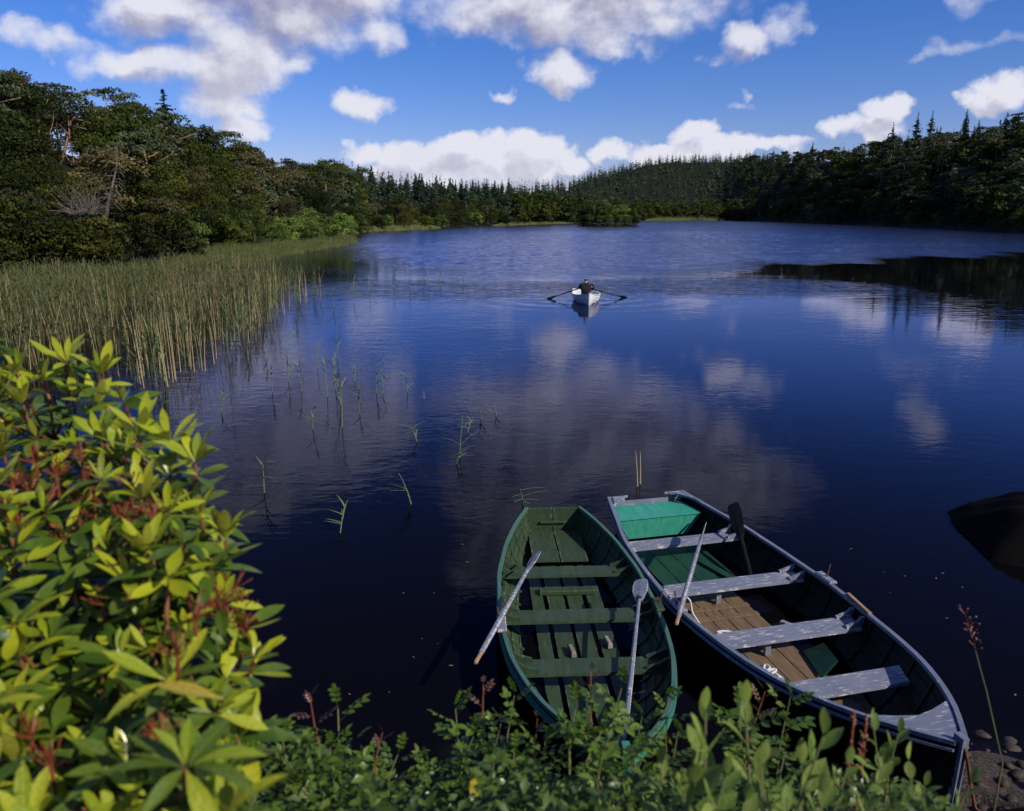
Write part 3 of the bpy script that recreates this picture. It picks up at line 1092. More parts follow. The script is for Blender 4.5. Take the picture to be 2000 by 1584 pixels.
# two pines with bare sunlit orange trunks
pa = ridge_spot(100, .86)
ka = pa.y * KU / 1500     # metres per photo pixel there
def sc(pts, k=1.0):
    return [(x * ka * k, y, z * ka * k) for x, y, z in pts]
c_, t_ = make_pine(91, 10, trunk=sc([(0, 0, -10), (-3, 0, 40), (0, .3, 80), (8, 0, 112)]),
                   limb_pts=[sc([(-2, 0, 30), (14, .5, 46), (20, 1, 72), (24, 1, 90)]), sc([(0, 0, 78), (20, -.5, 92), (34, -1, 108)]), sc([(4, 0, 96), (-12, 0, 110), (-22, 0, 118)])],
                   plates=[(x * ka, y, z * ka, a * ka, b_, cc_ * ka) for x, y, z, a, b_, cc_ in ((10, 0, 122, 26, 2.2, 7), (34, -1, 114, 24, 2.0, 6), (-20, 0, 120, 18, 1.8, 5), (22, .5, 132, 20, 2, 5), (50, 0, 128, 20, 2, 6), (60, 1, 118, 16, 2, 5))], per=90)
o = empty('scots_pine', (pa.x, pa.y - 1.5, pa.z))
tag(o, 'tall pine with a forked orange trunk, leftmost of the two sunlit pines on the hill', 'pine tree')
add('crown', c_, o)
add('trunk', t_, o)
c_, t_ = make_pine(92, 10, trunk=sc([(-22, 0, -6), (-6, 0, 26), (6, .2, 60), (16, 0, 86), (34, 0, 100)]),
                   limb_pts=[sc([(12, 0, -12), (10, 0, 20), (9, 0, 60), (12, 0, 96)]), sc([(-6, 0, 26), (8, 0, 4)]), sc([(10, 0, 52), (40, -1, 50), (78, -1.4, 36)]), sc([(14, 0, 76), (46, -1, 70), (70, -1, 62), (84, -1, 66)]),
                             sc([(20, 0, 90), (44, 0, 84), (62, 0, 78)]), sc([(8, 0, 60), (-12, .5, 80)])],
                   plates=[(x * ka, y, z * ka, a * ka, b_, cc_ * ka) for x, y, z, a, b_, cc_ in ((10, 0, 112, 30, 2.2, 7), (40, -1, 118, 28, 2.2, 7), (66, 0, 104, 26, 2.0, 7), (84, -1, 84, 20, 1.8, 6), (20, .5, 130, 26, 2, 6), (52, 1, 134, 20, 2, 6), (-14, 1, 100, 18, 2, 6))], per=90)
pb = ridge_spot(147, .86)
o = empty('scots_pine', (pb.x, pb.y - 1.5, pb.z))
tag(o, 'sprawling pine with long bare orange limbs, right of the forked pine on the left hill', 'pine tree')
add('crown', c_, o)
add('trunk', t_, o)

# thin pines on the skyline left of the fir
for px, hh, lab in ((222, 5.0, 'small thin pine on the left skyline, nearest the sprawling pine'), (252, 5.5, 'small thin pine on the left skyline, nearest the lone fir')):
    q = ridge_spot(px)
    if q:
        plant_tree('pine', q.x, q.y, 12.5, lab, None, vi=1, wide=.8)

M['grey_twig'] = plain('grey_dead_twig', (0.20, 0.17, 0.14), (0.10, 0.08, 0.07), 3, 0.9, 0.2)
# leaning dead tree with a comb of bare drooping branches
q = P(205, 420, 62)
kq = q.y * KU / 1500
gq = float(landz(q.x, q.y)) - q.z
mb = MB()
tp = [(-1.2, .3, gq), (0, 0, -.3), (14 * kq, -.4, 24 * kq), (30 * kq, -.8, 52 * kq), (46 * kq, -1, 90 * kq), (52 * kq, -1, 132 * kq)]
mb.tube(tp, [.2, .17, .14, .10, .06, .02], 6)
ob = empty('dead_tree', q)
tag(ob, 'leaning grey dead tree with bare drooping branches on the left slope', 'dead tree')
mb.build('trunk', M['grey_twig'], ob)
for i in range(22):
    f_ = .34 + .64 * i / 21
    j = f_ * (len(tp) - 1)
    a, b_ = tp[int(min(j, 4.99))], tp[int(min(j, 4.99)) + 1]
    fr_ = j - int(min(j, 4.99))
    p_ = [a[k] + (b_[k] - a[k]) * fr_ for k in range(3)]
    L = (1.6 - 1.0 * f_) * random.uniform(.8, 1.3)
    sg = 1 if i % 4 else -1
    br = MB()
    br.tube([p_, (p_[0] + sg * L * .55, p_[1] - .2, p_[2] + .05), (p_[0] + sg * L, p_[1] - .3, p_[2] - L * .42)], [.03, .02, .008], 3, cap=False)
    br.build('branch', M['grey_twig'], ob)

# grey tangle of a dead bush beside it
q = P(165, 432, 60)
ob = empty('dead_bush', q)
tag(ob, 'grey leafless bush left of the leaning dead tree', 'bush')
rng = np.random.default_rng(3)
mb = MB()
mb.tube([(0, 0, float(landz(q.x, q.y)) - q.z), (.2, 0, .6)], [.12, .08], 5)
for i in range(150):
    a, e_ = rng.uniform(0, 6.28), rng.uniform(.2, 1.4)
    L = rng.uniform(1.2, 2.7)
    d = Vector((math.cos(a) * math.cos(e_), math.sin(a) * math.cos(e_), math.sin(e_)))
    b0 = Vector((rng.uniform(-.8, .8), rng.uniform(-.5, .5), .5))
    mid = b0 + d * L * .5 + Vector(rng.normal(0, .15, 3))
    mb.tube([b0, mid, b0 + d * L + Vector(rng.normal(0, .35, 3))], [.025, .016, .006], 3, cap=False)
mb.build('twigs', M['grey_twig'], ob)

# tall conifers breaking the right skyline
for px, py, h, lab in ((1575, 300, 17, 'lone pointed spruce breaking the ridge left of the right hill'), (1725, 275, 17, 'tall open-crowned conifer on the right skyline, leftmost of three tall ones'),
                       (1770, 268, 20, 'tallest open-crowned conifer on the right skyline'), (1797, 268, 19, 'open-crowned conifer on the right skyline just right of the tallest'),
                       (1862, 262, 18, 'dense broad spruce on the right skyline between the tall conifers and the frame edge')):
    u = (px - 1000) / 1500 * KU
    y = float(ridgeY(u)) * .97
    if px in (1725, 1770, 1797):
        o = empty('skyline_conifer', (u * y, y, float(landz(u * y, y)) - .3), random.uniform(0, 6))
        s_ = h / 11.0
        o.scale = (s_ * .8, s_ * .8, s_)
        tag(o, lab, 'conifer')
        add('crown', M_f[0], o)
        add('trunk', M_f[1], o)
    else:
        plant_tree('conifer', u * y, y, h, lab, None, wide=.9)

# ------------------------------------------------------------------ boats
M['grey_paint'] = worn('weathered_grey_paint', (0.135, 0.152, 0.205), (0.18, 0.195, 0.25), (0.46, 0.42, 0.40), wear=0.575, scale=5, axis=1, edge=1.0, stretch=(9, 1.5, 4))
M['grey_rail'] = worn('weathered_grey_rail', (0.115, 0.138, 0.195), (0.16, 0.18, 0.245), (0.40, 0.34, 0.30), wear=0.62, scale=5, axis=1, edge=0.0, stretch=(1.5, 6, 6))
M['black_hull'] = plain('black_green_hull_paint', (0.005, 0.006, 0.005), (0.009, 0.011, 0.009), 5, 0.6, 0.15, 0.002, (1, 4, 4), c3=(0.03, 0.03, 0.027), t3=.74)
M['green_paint'] = worn('olive_green_paint', (0.022, 0.044, 0.020), (0.036, 0.062, 0.029), (0.13, 0.15, 0.10), wear=0.65, scale=5, axis=1, edge=.6)
M['green_rail'] = worn('sea_green_paint', (0.045, 0.115, 0.085), (0.06, 0.14, 0.11), (0.20, 0.25, 0.22), wear=0.72, scale=5, axis=1, edge=0.3)
M['green_hull'] = worn('turquoise_hull_paint', (0.03, 0.16, 0.11), (0.04, 0.20, 0.14), (0.10, 0.20, 0.15), wear=0.74, scale=4, axis=1, edge=0.0)
M['turquoise'] = worn('turquoise_box_paint', (0.025, 0.25, 0.17), (0.04, 0.30, 0.22), (0.16, 0.32, 0.30), wear=0.62, scale=4, axis=1, edge=.2)
M['emerald'] = worn('emerald_board_paint', (0.006, 0.036, 0.019), (0.010, 0.058, 0.031), (0.05, 0.10, 0.05), wear=0.64, scale=4, axis=1, edge=.2)
M['brown_board'] = worn('bare_brown_board', (0.11, 0.07, 0.04), (0.17, 0.11, 0.062), (0.25, 0.18, 0.11), wear=0.68, scale=6, axis=1, edge=.3, rough=.8)
M['bare_wood'] = plain('bare_wood', (0.38, 0.23, 0.12), (0.26, 0.15, 0.08), 12, 0.7, 0.3, 0.001, (1, 6, 6))
M['iron'] = plain('rusty_iron', (0.09, 0.035, 0.018), (0.16, 0.06, 0.03), 30, 0.8, 0.3, 0.001)
M['black_rubber'] = plain('black_rubber', (0.012, 0.012, 0.013), (0.02, 0.02, 0.02), 20, 0.6, 0.4)
M['rope_white'] = plain('white_rope', (0.62, 0.62, 0.60), (0.42, 0.43, 0.45), 60, 0.8, 0.2, 0.002)
M['rope_blue'] = plain('pale_blue_rope', (0.35, 0.50, 0.68), (0.20, 0.33, 0.50), 60, 0.8, 0.2, 0.002)
M['white_boat'] = plain('white_boat_paint', (0.78, 0.79, 0.80), (0.70, 0.71, 0.72), 4, 0.45, 0.5, c3=(0.5, 0.5, 0.48), t3=.7)
M['cream'] = plain('cream_paint', (0.68, 0.68, 0.58), (0.60, 0.60, 0.52), 4, 0.55, 0.4)
M['tan'] = plain('varnished_tan_wood', (0.50, 0.26, 0.12), (0.42, 0.21, 0.10), 6, 0.45, 0.4, stretch=(6, 1, 1))


class Boat:
    def __init__(s, L, hb, sheer, keel, pw=0.62, pz=1.0):
        s.L = L
        t = np.array([a for a, b in hb])
        v = np.array([b for a, b in hb])
        tt = np.linspace(0, 1, 241)
        vv = np.interp(tt, t, v)
        k = np.ones(17) / 17
        sm = np.convolve(np.pad(vv, 8, mode='reflect', reflect_type='odd'), k, 'valid')
        s.tt, s.vv = tt, np.maximum(sm, 0.012)
        s.st, s.sv = [a for a, b in sheer], [b for a, b in sheer]
        s.shc = np.polyfit(s.st, s.sv, 3)
        s.kt, s.kv = [a for a, b in keel], [b for a, b in keel]
        s.pw, s.pz = pw, pz

    def b(s, x):
        return float(np.interp(x / s.L, s.tt, s.vv))

    def sh(s, x):
        return float(np.polyval(s.shc, x / s.L))

    def k(s, x):
        return float(np.interp(x / s.L, s.kt, s.kv))

    def pt(s, x, v, side, off=0.0):
        """point on the hull: v 0 keel .. 1 sheer; off = outwards"""
        def f(vv_):
            th = vv_ * math.pi / 2
            fy = math.sin(th) ** s.pw if vv_ > 0 else 0.0
            # towards the bow the sections become a V
            q = min(1, max(0, (x / s.L - .62) / .38))
            fy = fy * (1 - q) + (vv_ ** .95 if vv_ > 0 else 0) * q
            fz = (1 - math.cos(th)) ** s.pz * (1 - q) + vv_ * q
            return s.b(x) * fy, s.k(x) + (s.sh(x) - s.k(x)) * fz
        y, z = f(v)
        if off:
            y0, z0 = f(max(0, v - .03))
            y1, z1 = f(min(1, v + .03))
            dy, dz = y1 - y0, z1 - z0
            l = math.hypot(dy, dz) or 1
            y += dz / l * off
            z -= dy / l * off
        return (x, side * y, z)

    def inner_y(s, x, z):
        lo, hi = 0.0, 1.0
        for _ in range(24):
            m_ = (lo + hi) / 2
            if s.pt(x, m_, 1)[2] < z:
                lo = m_
            else:
                hi = m_
        return s.pt(x, lo, 1)[1]

    def strakes(s, root, n, mat_out, thick=.011, lap=.012):
        NS = 22
        for side in (-1, 1):
            for k in range(n):
                v0, v1 = k / n, min(1, (k + 1) / n + .012)
                V, F = [], []
                for i in range(NS + 1):
                    x = s.L * (i / NS)
                    V += [s.pt(x, v0, side, lap), s.pt(x, v0, side, lap - thick), s.pt(x, v1, side, -thick), s.pt(x, v1, side, 0.0)]
                for i in range(NS):
                    a = 4 * i
                    for q in range(4):
                        r = (q + 1) % 4
                        F.append((a + q, a + r, a + 4 + r, a + 4 + q))
                F += [(0, 3, 2, 1), (4 * NS, 4 * NS + 1, 4 * NS + 2, 4 * NS + 3)]
                m_ = mat_out[min(k, len(mat_out) - 1)] if isinstance(mat_out, list) else mat_out
                add('strake', mesh_data('strake', V, F, m_, False), root)

    def rail(s, root, mat, w=.052, h=.032, x0=0.0, x1=None, inset=.022, name='gunwale', dz=0.0):
        x1 = x1 or s.L
        NS = 40
        for side in (-1, 1):
            V, F = [], []
            for i in range(NS + 1):
                x = x0 + (x1 - x0) * i / NS
                y, z = s.b(x), s.sh(x) + dz
                yo, yi = y + w - inset, max(0.004, y - inset)
                V += [(x, side * yi, z - h * .5), (x, side * yo, z - h * .5), (x, side * (yo - .004), z + h * .5), (x, side * (yi + .004 if yi > .01 else yi), z + h * .5)]
            for i in range(NS):
                a = 4 * i
                for q in range(4):
                    r = (q + 1) % 4
                    F.append((a + q, a + r, a + 4 + r, a + 4 + q))
            F += [(0, 3, 2, 1), (4 * NS, 4 * NS + 1, 4 * NS + 2, 4 * NS + 3)]
            add(name, mesh_data(name, V, F, mat, False), root)

    def ribs(s, root, mat, xs_, w=.028, th=.014):
        for x in xs_:
            for side in (-1, 1):
                V, F = [], []
                vs_ = np.linspace(.02, .97, 9)
                for v in vs_:
                    for dx, of in ((-w / 2, -.010), (w / 2, -.010), (w / 2, -.010 - th), (-w / 2, -.010 - th)):
                        V.append(s.pt(x + dx, float(v), side, of))
                for i in range(len(vs_) - 1):
                    a = 4 * i
                    for q in range(4):
                        r = (q + 1) % 4
                        F.append((a + q, a + r, a + 4 + r, a + 4 + q))
                add('rib', mesh_data('rib', V, F, mat), root)

    def stem(s, root, mat, w=.05, top=.05):
        mb = MB()
        L = s.L
        z1 = s.sh(L) + top
        pr = [(L - .06, s.k(L * .97) - .03), (L + .02, s.k(L) - .02), (L + .035, z1), (L - .05, z1)]
        V = [(x, -w / 2, z) for x, z in pr] + [(x, w / 2, z) for x, z in pr]
        mb.raw(V, [(0, 1, 2, 3), (7, 6, 5, 4), (0, 4, 5, 1), (1, 5, 6, 2), (2, 6, 7, 3), (3, 7, 4, 0)])
        mb.build('stem', mat, root)
        kb = MB()
        for i in range(10):
            xa, xb = L * i / 10, L * (i + 1) / 10
            kb.box(((xa + xb) / 2, 0, (s.k(xa) + s.k(xb)) / 2 - .035), (xb - xa, .045, .07))
        kb.build('keel', mat, root)

    def transom(s, root, mat, notch=0.0, split=False, th=.03, x=0.0, name='transom'):
        def poly(a0, a1):
            # from bottom up between lateral fractions
            out = []
            n = 14
            vs_ = np.linspace(0, 1, 8)
            left = [s.pt(x, float(v), -1)[1:] for v in vs_][::-1]
            right = [s.pt(x, float(v), 1)[1:] for v in vs_]
            ring = left + right[1:]
            return ring
        ring = poly(0, 0)
        zt = s.sh(x)
        b = s.b(x)
        top = [(b * .62, zt), (b * .56, zt - notch), (-b * .56, zt - notch), (-b * .62, zt)] if notch else []
        ring = [(y, z) for y, z in ring] + top
        if not split:
            parts = [ring]
        else:
            g = .009
            parts = [[(min(y, -g), z) for y, z in ring if y <= 0.0] + [(-g, zt)], [(max(y, g), z) for y, z in ring if y >= 0.0] + [(g, zt)]]
            parts[1] = [(g, zt)] + [(max(y, g), z) for y, z in ring if y >= 0]
        for pr in parts:
            n = len(pr)
            V = [(x - th * .5, y, z) for y, z in pr] + [(x + th * .5, y, z) for y, z in pr]
            F = [tuple(range(n)), tuple(range(2 * n - 1, n - 1, -1))] + [(i, n + i, n + (i + 1) % n, (i + 1) % n) for i in range(n)]
            add(name, mesh_data(name, V, F, mat), root)

    def thwart(s, root, mat, x, z, w=.22, th=.03, post=None, pmat=None, knees=None):
        y0 = min(s.inner_y(x - w / 2, z), s.inner_y(x + w / 2, z)) - .012
        mb = MB()
        # slightly irregular plank: the long edges follow the hull
        a, b_ = s.inner_y(x - w / 2, z) - .014, s.inner_y(x + w / 2, z) - .014
        c = .004
        V = []
        for zz, e in ((z - th, 0), (z, c)):
            V += [(x - w / 2 + e, -a + e, zz), (x + w / 2 - e, -b_ + e, zz), (x + w / 2 - e, b_ - e, zz), (x - w / 2 + e, a - e, zz)]
        mb.hexa(V)
        t = mb.build('thwart', mat, root)
        if post:
            pb_ = MB()
            zf = s.floor_z
            pb_.box((x, post, (z - th + zf) / 2 + .002), (.045, .05, z - th - zf - .004), ch=.004)
            pb_.build('thwart_post', pmat or mat, t)
        for side in knees or ():
            for dx in (-w * .38, w * .38):
                yb = s.inner_y(x + dx, z) - .016
                zt = s.sh(x + dx) - .035
                yt = s.inner_y(x + dx, zt) - .016
                kb = MB()
                prof = [(yb - .17, z + .001), (yb, z + .001), (yt, zt), (yt - .035, zt), (yb - .05, z + .065), (yb - .17, z + .03)]
                n = len(prof)
                V = [(x + dx - .014, side * y, q) for y, q in prof] + [(x + dx + .014, side * y, q) for y, q in prof]
                F = [tuple(range(n)), tuple(range(2 * n - 1, n - 1, -1))] + [(i, n + i, n + (i + 1) % n, (i + 1) % n) for i in range(n)]
                kb.raw(V, F)
                kb.build('thwart_knee', mat, t)
        return t

    def boards(s, root, mats, x0, x1, ys_, z=.03, th=.018, gap=.012, name='floor_board'):
        for j, (ya, yb) in enumerate(ys_):
            # shorten boards where the hull closes in
            n = 12
            seg = []
            for i in range(n + 1):
                x = x0 + (x1 - x0) * i / n
                lim = s.inner_y(x, z) - .02
                a, b_ = max(ya, -lim), min(yb, lim)
                if b_ - a > .03:
                    seg.append((x, a + gap / 2, b_ - gap / 2))
            if len(seg) < 2:
                continue
            V, F = [], []
            for x, a, b_ in seg:
                V += [(x, a, z - th), (x, b_, z - th), (x, b_, z), (x, a, z)]
            m_ = len(seg)
            for i in range(m_ - 1):
                q = 4 * i
                for r in range(4):
                    t = (r + 1) % 4
                    F.append((q + r, q + t, q + 4 + t, q + 4 + r))
            F += [(0, 3, 2, 1), (4 * m_ - 4, 4 * m_ - 3, 4 * m_ - 2, 4 * m_ - 1)]
            add(name, mesh_data(name, V, F, mats[j % len(mats)]), root)


def boat_root(name, stern, bow, label, cat, group=None):
    o = empty(name, (stern[0], stern[1], 0), math.atan2(bow[1] - stern[1], bow[0] - stern[0]))
    tag(o, label, cat, group)
    return o


def oar(name, blade_tip, grip_end, label, mat, blade_len=.62, blade_w=.13, shaft=.024, worn_end=True, blade_roll=0.0, root=None, group=None, grip=None, collar=None):
    """oar between two world points, blade at the first"""
    a, b_ = Vector(blade_tip), Vector(grip_end)
    L = (b_ - a).length
    d = (b_ - a).normalized()
    q = d.to_track_quat('X', 'Z')
    o = empty(name, a)
    o.rotation_mode = 'QUATERNION'
    from mathutils import Quaternion
    o.rotation_quaternion = q @ Quaternion((1, 0, 0), blade_roll)
    tag(o, label, 'oar', group)
    mb = MB()
    V, F = [], []
    prof = [(0, .62, .35), (.03, .86, .5), (.12, 1, .55), (blade_len * .55, .96, .7), (blade_len * .85, .62, .9), (blade_len, .34, 1.0)]
    for x, w, t in prof:
        hw, ht = blade_w * .5 * w, .012 * t + (.008 if x > blade_len * .8 else 0)
        V += [(x, -hw, -ht * .3), (x, 0, -ht), (x, hw, -ht * .3), (x, hw, ht * .3), (x, 0, ht), (x, -hw, ht * .3)]
    n = len(prof)
    for i in range(n - 1):
        for k in range(6):
            j = (k + 1) % 6
            F.append((6 * i + k, 6 * i + j, 6 * i + 6 + j, 6 * i + 6 + k))
    F += [(5, 4, 3, 2, 1, 0), tuple(6 * (n - 1) + k for k in range(6))]
    mb.raw(V, F)
    mb.build('blade', mat, o)
    sb = MB()
    sb.tube([(blade_len - .02, 0, 0), (L * .5, 0, 0), (L * .72, 0, 0), (L - .16, 0, 0)], [shaft * .85, shaft, shaft * 1.12, shaft * 1.0], 8)
    sb.build('shaft', mat, o, smooth=False)
    gb = MB()
    gb.tube([(L - .162, 0, 0), (L - .13, 0, 0), (L - .01, 0, 0), (L, 0, 0)], [shaft * .8, shaft * .72, shaft * .8, shaft * .5], 8)
    gb.build('handle', grip or M['bare_wood'], o)
    if collar:
        cb = MB()
        cb.tube([(collar, 0, 0), (collar + .035, 0, 0)], [shaft * 1.5, shaft * 1.5], 8)
        cb.build('collar', M['black_rubber'], o)
    return o


def bmat(root):
    return Matrix.Translation(root.location) @ root.rotation_euler.to_matrix().to_4x4()


def thole(root, boat, x, side, pin=True, lean=0.0, blk=None):
    """oar block with its thole pin on the gunwale"""
    y, z = boat.b(x), boat.sh(x)
    mb = MB()
    mb.box((x, side * (y + .01), z + .034), (.26, .085, .035), ch=.008)
    o = mb.build('oar_block', blk, root)
    if pin:
        pb_ = MB()
        pb_.tube([(x, side * (y + .02), z + .04), (x + lean, side * (y + .05), z + .19)], [.009, .007], 6)
        pb_.build('thole_pin', M['iron'], o)
    return o


# ---- grey and black boat, right
GB = Boat(5.5, [(0, .535), (.06, .61), (.12, .675), (.22, .80), (.36, .872), (.5, .905), (.6, .86), (.7, .79), (.78, .70), (.84, .58), (.9, .42), (.95, .245), (.98, .11), (1, .03)],
          [(0, .46), (.25, .40), (.5, .385), (.75, .45), (1, .62)], [(0, -.04), (.15, -.12), (.7, -.13), (.9, -.10), (1, -.02)])
GB.floor_z = .03
g_st, g_bw = (1.844, 9.990), (3.145, 4.648)
gr = boat_root('rowing_boat', g_st, g_bw, 'weathered grey-railed black wooden boat with a turquoise stern box, right of the two moored boats', 'rowing boat', 'wooden boats moored at the bank')
GB.strakes(gr, 7, M['black_hull'])
GB.rail(gr, M['grey_rail'])
GB.rail(gr, M['grey_rail'], w=.03, h=.02, inset=-.012, name='rubbing_strake', dz=-.055)
GB.ribs(gr, M['black_hull'], np.arange(.35, 5.0, .36))
GB.stem(gr, M['grey_rail'])
GB.transom(gr, M['grey_paint'], notch=.07)
# corner knees at the transom, breasthook at the bow
for side in (-1, 1):
    b0, z0 = GB.b(0), GB.sh(0)
    mb = MB()
    pr = [(.016, b0 - .04), (.30, GB.b(.3) - .035), (.20, GB.b(.2) - .10), (.09, b0 - .13), (.016, b0 - .26)]
    V = [(x, side * y, z0 - .010) for x, y in pr] + [(x, side * y, z0 + .018) for x, y in pr]
    n = len(pr)
    mb.raw(V, [tuple(range(n)), tuple(range(2 * n - 1, n - 1, -1))] + [(i, n + i, n + (i + 1) % n, (i + 1) % n) for i in range(n)])
    mb.build('transom_knee', M['grey_paint'], gr)
mb = MB()
pr = [(GB.L - .03, 0)] + [(x, GB.b(x) - .03) for x in (5.3, 5.15, 4.98)] + [(5.06, GB.b(5.06) * .45), (5.10, 0), (5.06, -GB.b(5.06) * .45)] + [(x, -GB.b(x) + .03) for x in (4.98, 5.15, 5.3)]
n = len(pr)
V = [(x, y, GB.sh(x) - .03) for x, y in pr] + [(x, y, GB.sh(x) + .002) for x, y in pr]
mb.raw(V, [tuple(range(n)), tuple(range(2 * n - 1, n - 1, -1))] + [(i, n + i, n + (i + 1) % n, (i + 1) % n) for i in range(n)])
mb.build('breasthook', M['grey_paint'], gr)
# stern locker
zt, zb_ = .325, .035
V = []
for z, x0, x1 in ((zb_, .10, .46), (zt, .06, .50)):
    V += [(x0, -GB.inner_y(x0 + .03, z) + .035, z), (x1, -GB.inner_y(x1, z) + .05, z), (x1, GB.inner_y(x1, z) - .05, z), (x0, GB.inner_y(x0 + .03, z) - .035, z)]
bx_ = MB().hexa(V).build('stern_box', M['turquoise'], gr)
V = []
for z in (zt + .001, zt + .018):
    V += [(.045, -GB.inner_y(.06, zt) + .03, z), (.515, -GB.inner_y(.5, zt) + .045, z), (.515, GB.inner_y(.5, zt) - .045, z), (.045, GB.inner_y(.06, zt) - .03, z)]
MB().hexa(V).build('lid', M['turquoise'], bx_)
GB.thwart(gr, M['grey_paint'], 1.13, .265, .23, knees=(1,))
GB.thwart(gr, M['grey_paint'], 2.31, .265, .24, post=-.12, pmat=M['grey_paint'], knees=(1,))
GB.thwart(gr, M['grey_paint'], 3.36, .265, .25, post=-.16, pmat=M['grey_paint'], knees=(1,))
GB.thwart(gr, M['grey_paint'], 4.28, .30, .24)
GB.boards(gr, [M['emerald']], .62, 2.05, [(-.52, -.30), (-.30, -.06), (-.06, .20), (.20, .42)], z=.03)
GB.boards(gr, [M['brown_board']], 2.08, 4.55, [(-.55, -.36), (-.36, -.18), (-.18, .0), (.0, .20)], z=.03)
for x in (2.42, 2.62, 3.12, 3.86, 4.1):
    y = GB.inner_y(x, .03) - .06
    MB().box((x, -.16, .042), (.07, min(.70, 2 * y), .02), ch=.003).build('cross_batten', M['brown_board'], gr)
MB().box((1.62, .26, .052), (.62, .10, .03), rz=.25, ch=.004).build('side_board', M['emerald'], gr)
V = [(3.42, .20, .045), (3.86, .10, .045), (3.80, .30, .16), (3.50, .36, .16)]
V = V + [(x, y, z + .018) for x, y, z in V]
MB().hexa(V).build('side_board', M['emerald'], gr)
MB().box((2.95, .35, .055), (.18, .05, .05), rz=.5, ch=.004).build('loose_block', M['grey_paint'], gr)
thole(gr, GB, 2.90, -1, blk=M['grey_paint'])
thole(gr, GB, 2.72, 1, lean=.0, blk=M['grey_paint'])
# wooden repair strip on the far rail
MB().box((3.30, GB.b(3.30) + .015, GB.sh(3.3) + .026), (.42, .04, .02), rz=-.14, ch=.004).build('repair_strip', M['bare_wood'], gr)
GM = bmat(gr)
oar('oar', GM @ Vector((1.30, .22, .52)), GM @ Vector((3.36, -1.14, .50)), 'grey oar with worn brown handle across the near rail of the black boat', M['grey_paint'], blade_len=.55, blade_w=.12, blade_roll=1.25, group='oars of the moored boats')
oar('oar', GM @ Vector((.92, .80, .60)), GM @ Vector((2.15, .42, .06)), 'dark oar whose blade leans on the far rail of the black boat', M['black_hull'], blade_len=.62, blade_w=.17, blade_roll=.6, group='oars of the moored boats', grip=M['black_hull'])

# ropes lying in the grey boat
def rope_obj(pts, r, mat, label, name='rope'):
    mb = MB()
    # resample smoothly
    P_ = [Vector(p_) for p_ in pts]
    out = []
    for i in range(len(P_) - 1):
        p0_, p1_, p2_, p3_ = P_[max(i - 1, 0)], P_[i], P_[i + 1], P_[min(i + 2, len(P_) - 1)]
        for k in range(4):
            t = k / 4
            out.append(.5 * ((2 * p1_) + (p2_ - p0_) * t + (2 * p0_ - 5 * p1_ + 4 * p2_ - p3_) * t * t + (3 * p1_ - p0_ - 3 * p2_ + p3_) * t ** 3))
    out.append(P_[-1])
    mb.tube(out, r, 5)
    o = mb.build(name, mat, smooth=True)
    tag(o, label, 'rope')
    return o


rng = np.random.default_rng(12)
def coil(cx, cy, z, rx, ry, turns, jit=.02):
    out = []
    for i in range(int(turns * 8)):
        a = i * math.pi / 4
        k = 1 - .25 * (i / (turns * 8))
        out.append(GM @ Vector((cx + rx * k * math.cos(a) + rng.normal(0, jit), cy + ry * k * math.sin(a) + rng.normal(0, jit), z + .012 * i / 8 + rng.uniform(0, .015))))
    return out
rope_obj(coil(3.02, -.42, .07, .07, .10, 3, .008) + [GM @ Vector((3.05, -.30, .075)), GM @ Vector((3.08, -.18, .08)), GM @ Vector((3.05, -.05, .075))], .012, M['rope_white'], 'white rope coiled on the brown boards of the black boat')
rope_obj(coil(3.08, -.20, .07, .05, .10, 3, .02) + [GM @ Vector((3.12, -.02, .07)), GM @ Vector((3.15, .10, .065))], .010, M['rope_blue'], 'pale blue rope knotted beside the white coil in the black boat')
rope_obj(coil(3.75, -.38, .07, .09, .08, 5, .035), .012, M['rope_white'], 'tangled white rope under the third thwart of the black boat')
rope_obj([GM @ Vector(v) for v in ((2.78, -.80, .47), (2.80, -.72, .40), (2.83, -.70, .28), (2.90, -.66, .2), (2.98, -.62, .12), (3.02, -.55, .06))], .010, M['rope_white'], 'white rope hanging from the near oar block of the black boat')
rope_obj([GM @ Vector(v) for v in ((5.53, 0, .60), (5.56, .03, .45), (5.60, .06, .25), (5.66, .10, .16), (5.95, .22, .42), (6.2, .3, .55))], .012, M['iron'], 'rusty mooring chain at the bow of the black boat', 'chain')

# ---- green boat, left
EB = Boat(5.0, [(0, .35), (.08, .50), (.2, .66), (.35, .775), (.5, .79), (.6, .775), (.7, .72), (.8, .60), (.88, .455), (.94, .29), (.98, .13), (1, .03)],
          [(0, .43), (.25, .38), (.5, .37), (.75, .42), (1, .60)], [(0, -.02), (.15, -.10), (.7, -.12), (.9, -.10), (1, -.02)])
EB.floor_z = .03
e_st, e_bw = (.544, 9.57), (.79, 4.57)
er = boat_root('rowing_boat', e_st, e_bw, 'olive green wooden boat with two pale oars, left of the two moored boats', 'rowing boat', 'wooden boats moored at the bank')
EB.strakes(er, 7, [M['green_paint']] * 6 + [M['green_paint']])
EB.rail(er, M['green_rail'], w=.045)
EB.rail(er, M['green_hull'], w=.022, h=.06, inset=-.014, name='rubbing_strake', dz=-.07)
EB.ribs(er, M['green_paint'], np.arange(.3, 4.6, .30), w=.034)
EB.stem(er, M['green_hull'], w=.055)
EB.transom(er, M['green_paint'], split=True, name='transom_board')
MB().box((.035, 0, .24), (.03, .34, .03), ch=.004).build('transom_cleat', M['green_paint'], er)
V = []
EB.boards(er, [M['green_paint']], .06, .98, [(-.34, -.005), (.005, .34)], z=.13, name='stern_sheet', gap=.006)
EB.thwart(er, M['green_paint'], 1.50, .255, .23, knees=(1, -1))
EB.thwart(er, M['green_paint'], 2.50, .255, .24, knees=(1, -1))
